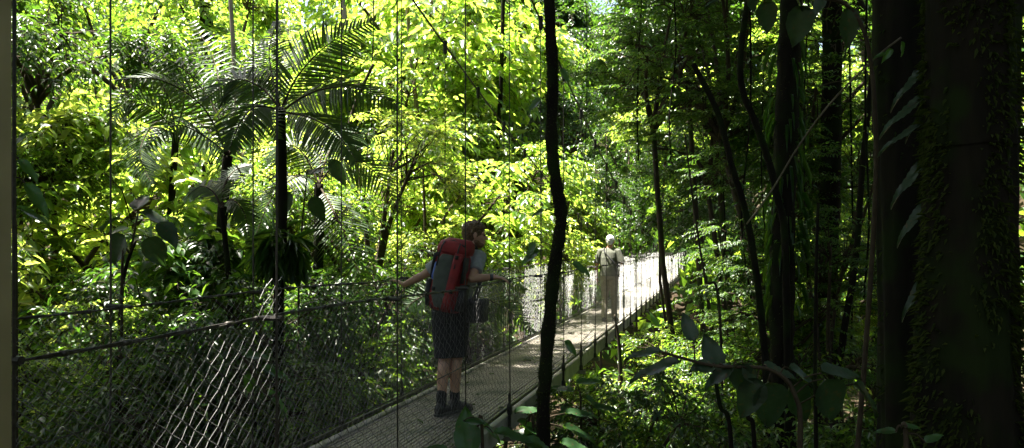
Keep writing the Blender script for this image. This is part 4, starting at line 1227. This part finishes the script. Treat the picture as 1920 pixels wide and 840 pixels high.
# ---- the young hiker: both hands on the hand cables, leaning and looking right
hb = Vector((-.575, 6.73, 0)); hb.z = dz(7.0) + .004
H = Frame(hb)
J = dict(pel=H(.03, .0, .90), waist=H(.055, .02, 1.06), chest=H(.105, .05, 1.27), neck=H(.165, .085, 1.475), head=H(.222, .10, 1.605),
         shr=H(.285, .02, 1.405), shl=H(-.055, .10, 1.385), elr=H(.285, -.175, 1.225), ell=H(-.29, .075, 1.225), wrr=H(.455, -.10, 1.235), wrl=H(-.445, .04, 1.15),
         hpr=H(.095, .0, .88), hpl=H(-.045, .0, .88), knr=H(.062, .05, .49), knl=H(-.028, -.02, .49), anr=H(.045, .05, .09), anl=H(-.028, -.10, .09))
lookd = (Vector((1, .12, -.10))).normalized()
hiker = empty('person', hb, 'young curly haired hiker in black shorts, a hand on each cable, looking right', 'person')
m = MB()
m.loft([(J['pel'] - UP * .07, H.r * .13, H.f * .09), (J['pel'], H.r * .165, H.f * .115), (J['waist'], H.r * .145, H.f * .10), (J['chest'], H.r * .165, H.f * .115),
        (H(.115, .06, 1.38), H.r * .17, H.f * .095), (H(.135, .07, 1.44), H.r * .10, H.f * .07)], 20)
m.capsule(H(.14, .07, 1.42), J['head'] - UP * .05, .060, .052)
for sd in 'rl':
    m.capsule(J['ne' + 'ck'] - UP * .05, J['sh' + sd], .055, .058)
    m.capsule(J['sh' + sd], J['el' + sd], .050, .038); m.capsule(J['el' + sd], J['el' + sd].lerp(J['wr' + sd], .35), .039, .038); m.capsule(J['el' + sd].lerp(J['wr' + sd], .3), J['wr' + sd], .038, .026)
    m.capsule(J['hp' + sd], J['kn' + sd], .085, .056)
    calf = J['kn' + sd].lerp(J['an' + sd], .32) - H.f * .018
    m.capsule(J['kn' + sd], calf, .053, .056); m.capsule(calf, J['an' + sd] + UP * .03, .055, .036)
    m.capsule(J['an' + sd] + UP * .05, J['an' + sd] - UP * .02, .037, .04); m.capsule(J['an' + sd] - UP * .045, J['an' + sd] + H.d(.02, .15) - UP * .055, .036, .026)
hand(m, J['wrr'], H.d(.80, .25, -.10), H.d(.1, .1, -1), H.d(-.2, .9, 0), 1.0, .75)
hand(m, J['wrl'], H.d(-.88, .05, .38), H.d(-.3, 0, -1), H.d(.1, .9, .1), 1.0, .45)
E = head(m, J['head'], lookd, None, UP + Vector((.12, 0, 0)), 1.02)
fuse('body', local(m, hb), [M['skin']], hiker, .0055, 2)
m = MB()       # T-shirt
m.loft([(J['pel'] + UP * .02, H.r * .178, H.f * .128), (J['waist'], H.r * .165, H.f * .12), (J['chest'], H.r * .182, H.f * .132), (H(.115, .06, 1.385), H.r * .182, H.f * .11), (H(.135, .068, 1.435), H.r * .115, H.f * .085), (H(.145, .072, 1.455), H.r * .07, H.f * .066)], 24)
for sd in 'rl':
    m.capsule(J['neck'] - UP * .055, J['sh' + sd], .060, .069)
    e = J['sh' + sd].lerp(J['el' + sd], .68)
    dd = (J['el' + sd] - J['sh' + sd]).normalized(); u = dd.orthogonal().normalized(); w_ = dd.cross(u)
    m.loft([(J['sh' + sd] - dd * .02, u * .066, w_ * .066), (J['sh' + sd].lerp(e, .5), u * .069, w_ * .069), (e, u * .073, w_ * .068)], 16)
fuse('shirt', local(m, hb), [M['shirt']], hiker, .007, 2)
m = MB()       # knee length shorts
m.loft([(J['pel'] - UP * .08, H.r * .165, H.f * .14), (J['pel'] + UP * .02, H.r * .172, H.f * .134), (J['pel'] + UP * .12, H.r * .172, H.f * .125)], 24)
for sd, q in (('r', 1), ('l', -1)):
    lo = J['kn' + sd] + UP * .015
    m.loft([(J['hp' + sd] + UP * .04, H.r * .105, H.f * .13), (J['hp' + sd].lerp(lo, .4), H.r * .102, H.f * .12), (J['hp' + sd].lerp(lo, .8), H.r * .092, H.f * .105), (lo, H.r * .092, H.f * .105)], 20, power=2.2)
fuse('shorts', local(m, hb), [M['shorts']], hiker, .008, 2)
for sd in 'rl':
    fd = H.d(.55 if sd == 'r' else .2, .85)
    m = MB(); m.capsule(J['an' + sd] + UP * .10, J['an' + sd] - UP * .01, .047, .046); m.build('sock', M['sock'], hiker).data.transform(Matrix.Translation(-hb))
    m = MB(); shoe(m, J['an' + sd], fd); s_ = fuse('shoe', local(m, hb), [M['shoe']], hiker, .006, 2)
    m = MB(); sole(m, J['an' + sd], fd); local(m, hb).build('sole', M['sole'], s_, smooth=False)
# hair: many short curls over the skull
def hair_cap(E, s, rs, nn, len_, back, mats, parent, o, rad=.012, hl=.0):
    m = MB()
    fwdv = (E(1, 0, 0) - E(0, 0, 0)).normalized(); sidev = (E(0, 1, 0) - E(0, 0, 0)).normalized(); upv = (E(0, 0, 1) - E(0, 0, 0)).normalized()
    m.ellipsoid(E(-.018, 0, .034), sidev * .083 * s, fwdv * .099 * s, upv * .090 * s)
    m.ellipsoid(E(-.05, 0, -.01), sidev * .074 * s, fwdv * .062 * s, upv * .075 * s)
    c = E(-.014, 0, .03)
    k = 0
    while k < nn:
        v = rs.normal(0, 1, 3); v /= np.linalg.norm(v)
        f, sd, u = v
        if u < -.75 or (f > .25 and u < .42) or (f > -.15 and u < .02): continue
        p = E(-.014 + f * .098, sd * .081, .03 + u * .088)
        r = rs.uniform(.6, 1.3) * rad
        m.ellipsoid(p, V(r, 0, 0), V(0, r, 0), V(0, 0, r), 7, 5); k += 1
    return fuse('hair', local(m, o), mats, parent, .0045, 1)
rs = np.random.default_rng(4)
hair_cap(E, 1.02, rs, 230, .02, .0, [M['hair']], hiker, hb, .0165)
m = MB()
m.ellipsoid(E(.040, 0, -.080), (E(0, 1, 0) - E(0, 0, 0)) * .051, (E(1, 0, 0) - E(0, 0, 0)) * .052, UP * .036)
m.ellipsoid(E(.018, 0, -.06), (E(0, 1, 0) - E(0, 0, 0)) * .066, (E(1, 0, 0) - E(0, 0, 0)) * .045, UP * .040)
m.capsule(E(.098, -.02, -.046), E(.098, .02, -.046), .007, .007, 8)
fuse('beard', local(m, hb), [M['beard']], hiker, .005, 1)
for q in (-1, 1):
    m = MB(); m.ellipsoid(E(.078, q * .030, .004), V(.009, 0, 0), V(0, .009, 0), V(0, 0, .009), 10, 8); local(m, hb).build('eye', M['eye'], hiker)
m = MB(); wd = (J['wrr'] - J['elr']).normalized(); u = wd.orthogonal().normalized(); w2 = wd.cross(u)
m.loft([(J['wrr'] - wd * .032, u * .031, w2 * .031), (J['wrr'] - wd * .004, u * .031, w2 * .031)], 14); local(m, hb).build('watch', M['watch'], hiker)

# ---- red rucksack
pb0 = H(.045, -.222, .935); pt0 = H(.155, -.205, 1.565)
pax = (pt0 - pb0).normalized(); pr = (H.r - pax * H.r.dot(pax)).normalized(); pf = pax.cross(pr) * -1
if pf.dot(H.f) < 0: pf = -pf
pack = empty('rucksack', pb0, 'large red rucksack with a grey panel worn by the young hiker', 'rucksack')
Q = lambda t, a, b: pb0 + pax * (t * .655) + pr * (a * .9) + pf * b
m = MB()
m.loft([(Q(.0, 0, .02), pr * .10, pf * .06), (Q(.04, 0, .0), pr * .145, pf * .105), (Q(.2, 0, -.005), pr * .158, pf * .122), (Q(.36, 0, -.003), pr * .150, pf * .118), (Q(.5, 0, 0), pr * .156, pf * .122), (Q(.74, 0, 0), pr * .148, pf * .112), (Q(.82, 0, .01), pr * .13, pf * .10), (Q(.85, 0, .01), pr * .11, pf * .08)], 28, power=3.0)
fuse('pack_body', local(m, pb0), [M['red']], pack, .009, 2)
m = MB()
m.loft([(Q(.78, 0, .015), pr * .150, pf * .128), (Q(.85, 0, .02), pr * .160, pf * .135), (Q(.93, .01, .03), pr * .146, pf * .118), (Q(.985, .02, .04), pr * .10, pf * .08)], 28, power=2.8)
fuse('lid', local(m, pb0), [M['red']], pack, .009, 2)
m = MB()
m.loft([(Q(.06, .0, -.085), pr * .070, pf * .05), (Q(.2, -.015, -.105), pr * .088, pf * .055), (Q(.5, -.03, -.112), pr * .085, pf * .05), (Q(.70, -.03, -.105), pr * .07, pf * .045), (Q(.765, -.01, -.09), pr * .06, pf * .035)], 24, power=2.6)
fp = fuse('front_panel', local(m, pb0), [M['packgrey']], pack, .009, 2)
m = MB()
for k, (t0, t1, a0, a1) in enumerate(((.06, .80, .085, .128),)):
    pts = [Q(t, a0 + (a1 - a0) * (t - t0) / (t1 - t0) - .02, -.152 + .02 * (t > .7)) for t in np.linspace(t0, t1, 8)]
    m.loft([(p, pr * .042, pf * .014) for p in pts], 10, power=3)
m.build('front_strap', M['red'], pack).data.transform(Matrix.Translation(-pb0))
for q in (-1, 1):
    m = MB(); m.loft([(Q(.05, q * .145, -.02), pr * .035, pf * .075), (Q(.2, q * .165, -.02), pr * .04, pf * .085), (Q(.40, q * .172, -.02), pr * .03, pf * .09)], 16, power=2.6)
    m.build('side_pocket', M['black'], pack).data.transform(Matrix.Translation(-pb0))
    sp_ = [H(.10 + q * .10, -.07, 1.48), H(.105 + q * .125, .06, 1.50), H(.10 + q * .13, .19, 1.36), H(.09 + q * .155, .17, 1.18), H(.06 + q * .18, .0, 1.02), H(.06 + q * .13, -.12, .98)]
    cv = catmull(sp_, 6); m = MB(); m.tube(cv, .021, 8); m.build('shoulder_strap', M['black'], pack).data.transform(Matrix.Translation(-pb0))
    m = MB(); m.tube([Q(.93, q * .08, -.09), Q(.86, q * .085, -.128), Q(.74, q * .09, -.15), Q(.6, q * .09, -.168)], .007, 6); m.build('compression_strap', M['black'], pack).data.transform(Matrix.Translation(-pb0))
m = MB()
for q in (-1, 1):
    m.loft([(Q(t, q * w, -.045), pr * .012, pf * .07) for t, w in ((.42, .152), (.6, .158), (.76, .150))], 10, power=3)  # black panels that put shade on the sides of the pack
m.tube([Q(.90, -.10, -.085), Q(.955, 0, -.06), Q(.90, .13, -.085)], .008, 6)  # black trim over the lid
m.build('side_shade_and_trim', M['black'], pack).data.transform(Matrix.Translation(-pb0))
for (t, a, bb) in ((.75, -.095, -.165), (.75, .095, -.165), (.3, -.08, -.172), (.3, .10, -.172)):
    m = MB(); m.box(Q(t, a, bb), (.028, .012, .034), (pr, pf, pax)); m.build('buckle', M['black'], pack).data.transform(Matrix.Translation(-pb0))
for (a0, L) in ((-.10, .22), (.11, .17), (-.02, .12)):
    m = MB(); q0 = Q(.10, a0, -.13); m.tube(catmull([q0, q0 - UP * L * .5 + pr * .015, q0 - UP * L - pr * .01], 4), .005, 5); m.build('loose_strap', M['black'], pack).data.transform(Matrix.Translation(-pb0))
m = MB(); m.loft([(H(.05, 0, .97) + UP * z, H.r * .192, H.f * .146) for z in (-.04, .04)], 28); m.build('hip_belt', M['black'], pack).data.transform(Matrix.Translation(-pb0))
m = MB(); m.capsule(Q(.44, -.118, -.105), Q(.62, -.112, -.105), .026, .022, 12); m.build('bottle', M['blue'], pack).data.transform(Matrix.Translation(-pb0))
# ---- black camera bag at the right hip
cb = H(.275, -.01, .925)
bag = empty('camera_bag', cb, 'black camera bag hanging at the right hip of the young hiker', 'bag')
m = MB(); m.loft([(UP * z, H.r * a, H.f * b) for z, a, b in ((-.095, .07, .095), (-.085, .082, .11), (.06, .085, .112), (.09, .08, .108), (.10, .07, .095))], 24, power=5); m.build('bag_body', M['black'], bag)
m = MB(); m.loft([(UP * z, H.r * a, H.f * b) for z, a, b in ((.05, .09, .118), (.10, .09, .118), (.112, .075, .10))], 24, power=5); m.build('flap', M['black'], bag)
m = MB(); m.tube(catmull([Vector(q) - cb for q in (H(.24, .06, 1.02), H(.23, .16, 1.2), H(.05, .22, 1.36), H(-.02, .12, 1.45), H(.0, -.05, 1.42))], 6), .010, 6); m.build('strap', M['black'], bag)

# ---- the old man further on
ob = Vector((1.97, 15.15, 0)); ob.z = dz(15.7) + .004
O = Frame(ob)
K = dict(pel=O(0, 0, .93), waist=O(.0, .0, 1.08), chest=O(-.005, .02, 1.28), neck=O(-.005, .05, 1.475), head=O(.015, .075, 1.615), shr=O(.175, .02, 1.40), shl=O(-.185, .02, 1.40),
         elr=O(.27, -.02, 1.14), ell=O(-.255, -.03, 1.11), wrr=O(.17, .16, 1.05), wrl=O(-.255, .02, .86), hpr=O(.085, 0, .90), hpl=O(-.085, 0, .90),
         knr=O(.088, .08, .49), knl=O(-.085, .03, .49), anr=O(.085, .16, .09), anl=O(-.085, -.12, .09))
old = empty('person', ob, 'white haired old man in olive polo and khaki trousers walking away', 'person')
m = MB()
m.loft([(K['pel'] - UP * .07, O.r * .13, O.f * .10), (K['pel'], O.r * .165, O.f * .125), (K['waist'], O.r * .155, O.f * .125), (K['chest'], O.r * .17, O.f * .12), (O(0, .03, 1.39), O.r * .165, O.f * .10), (O(0, .04, 1.44), O.r * .10, O.f * .07)], 20)
m.capsule(O(0, .03, 1.43), K['head'] - UP * .05, .062, .056)
for sd in 'rl':
    m.capsule(K['neck'] - UP * .05, K['sh' + sd], .055, .058)
    m.capsule(K['sh' + sd], K['el' + sd], .050, .038); m.capsule(K['el' + sd], K['el' + sd].lerp(K['wr' + sd], .35), .039, .037); m.capsule(K['el' + sd].lerp(K['wr' + sd], .3), K['wr' + sd], .037, .027)
    m.capsule(K['hp' + sd], K['kn' + sd], .085, .056); m.capsule(K['kn' + sd], K['an' + sd] + UP * .03, .054, .038)
    m.capsule(K['an' + sd] - UP * .045, K['an' + sd] + O.d(.02, .15) - UP * .055, .036, .026)
hand(m, K['wrl'], O.d(.05, .12, -1), O.d(1, 0, 0), O.d(0, 1, 0), 1.0, .35)
hand(m, K['wrr'], O.d(-.6, .7, .1), O.d(0, 0, -1), O.d(-.3, -.3, 0), 1.0, .6)
EO = head(m, K['head'], O.d(.12, 1, -.12), None, UP, 1.02)
fuse('body', local(m, ob), [M['skin_old']], old, .0055, 2)
m = MB()
m.loft([(K['pel'] + UP * -.02, O.r * .195, O.f * .15), (K['waist'], O.r * .185, O.f * .15), (K['chest'], O.r * .19, O.f * .14), (O(0, .03, 1.39), O.r * .185, O.f * .115), (O(0, .04, 1.445), O.r * .12, O.f * .09), (O(0, .045, 1.475), O.r * .075, O.f * .07)], 24)
for sd in 'rl':
    m.capsule(K['neck'] - UP * .055, K['sh' + sd], .060, .069)
    e = K['sh' + sd].lerp(K['el' + sd], .82); dd = (K['el' + sd] - K['sh' + sd]).normalized(); u = dd.orthogonal().normalized(); w_ = dd.cross(u)
    m.loft([(K['sh' + sd] - dd * .02, u * .068, w_ * .068), (K['sh' + sd].lerp(e, .5), u * .073, w_ * .073), (e, u * .078, w_ * .074)], 16)
fuse('polo_shirt', local(m, ob), [M['polo']], old, .007, 2)
m = MB()
m.loft([(K['pel'] - UP * .09, O.r * .168, O.f * .14), (K['pel'], O.r * .175, O.f * .14), (K['pel'] + UP * .11, O.r * .175, O.f * .135)], 24)
for sd in 'rl':
    a = K['an' + sd] - UP * .02
    m.loft([(K['hp' + sd] + UP * .04, O.r * .105, O.f * .125), (K['hp' + sd].lerp(K['kn' + sd], .5), O.r * .088, O.f * .10), (K['kn' + sd], O.r * .068, O.f * .08), (K['kn' + sd].lerp(a, .55) - O.f * .01, O.r * .062, O.f * .074), (a, O.r * .058, O.f * .078)], 18)
fuse('trousers', local(m, ob), [M['khaki']], old, .008, 2)
for sd in 'rl':
    fd = O.d(.1 if sd == 'r' else -.1, .95)
    m = MB(); shoe(m, K['an' + sd], fd); s_ = fuse('shoe', local(m, ob), [M['shoe']], old, .007, 2)
    m = MB(); sole(m, K['an' + sd], fd); local(m, ob).build('sole', M['sole'], s_, smooth=False)
hair_cap(EO, 1.0, np.random.default_rng(6), 120, .01, 0, [M['hairw']], old, ob, .010)
for q in (-1, 1):
    m = MB(); m.ellipsoid(EO(.078, q * .030, .004), V(.009, 0, 0), V(0, .009, 0), V(0, 0, .009), 10, 8); local(m, ob).build('eye', M['eye'], old)
m = MB(); wd = (K['wrl'] - K['ell']).normalized(); u = wd.orthogonal().normalized(); w2 = wd.cross(u)
m.loft([(K['wrl'] - wd * .035, u * .032, w2 * .032), (K['wrl'] - wd * .01, u * .032, w2 * .032)], 14); local(m, ob).build('watch', M['watch'], old)
sb = O(.225, .0, 1.0)
sbag = empty('shoulder_bag', sb, 'dark shoulder bag with a strap across the back of the old man', 'bag')
m = MB(); m.loft([(UP * z, O.r * a, O.f * b) for z, a, b in ((-.10, .04, .10), (-.09, .055, .115), (.07, .05, .11), (.09, .04, .10))], 20, power=4); m.build('bag_body', M['packgrey'], sbag)
m = MB(); m.tube(catmull([q - sb for q in (O(.215, -.02, 1.08), O(.14, -.14, 1.16), O(.03, -.150, 1.28), O(-.075, -.115, 1.40), O(-.10, -.03, 1.475), O(-.085, .09, 1.44), O(.02, .165, 1.28), O(.15, .16, 1.14), O(.215, .03, 1.08))], 6), .0125, 6); m.build('strap', M['black'], sbag)

# ------------------------------------------------------------------ light, sky, camera
w = bpy.data.worlds.new('World'); scene.world = w; w.use_nodes = True
nt = w.node_tree; nt.nodes.clear()
sky = nt.nodes.new('ShaderNodeTexSky'); sky.sky_type = 'NISHITA'; sky.sun_disc = False
sky.sun_elevation = math.asin(SUN.z); sky.sun_rotation = math.atan2(SUN.x, SUN.y)
sky.air_density = 1.0; sky.dust_density = 5.0; sky.ozone_density = .3
bg = nt.nodes.new('ShaderNodeBackground'); bg.inputs[1].default_value = SKY_STRENGTH if 'SKY_STRENGTH' in globals() else .058
out = nt.nodes.new('ShaderNodeOutputWorld')
nt.links.new(sky.outputs[0], bg.inputs[0]); nt.links.new(bg.outputs[0], out.inputs[0])

sl = bpy.data.lights.new('sun', 'SUN'); sl.energy = 5.0; sl.angle = math.radians(.53); sl.color = (1, .95, .85)
so = bpy.data.objects.new('sun', sl); link(so)
so.rotation_euler = SUN.to_track_quat('Z', 'Y').to_euler(); so.location = (0, 0, 30)

cam = bpy.data.cameras.new('camera'); cam.sensor_width = 36; cam.lens = 36 * FPX / 1920
cam.shift_y = 38 / 1920; cam.clip_end = 2000; cam.clip_start = .05
co = bpy.data.objects.new('camera', cam); link(co)
co.location = (0, 0, EYE); co.rotation_euler = (PI / 2, 0, 0)
scene.camera = co

scene.view_settings.view_transform = 'Standard'; scene.view_settings.look = 'None'
scene.view_settings.exposure = 2.9; scene.view_settings.gamma = 1
scene.view_settings.use_curve_mapping = False
cy = scene.cycles
cy.max_bounces = 7; cy.diffuse_bounces = 4; cy.glossy_bounces = 2; cy.transmission_bounces = 4; cy.transparent_max_bounces = 4
cy.caustics_reflective = False; cy.caustics_refractive = False
cy.sample_clamp_indirect = 6
cy.use_adaptive_sampling = True; cy.adaptive_threshold = .025
cy.use_denoising = True
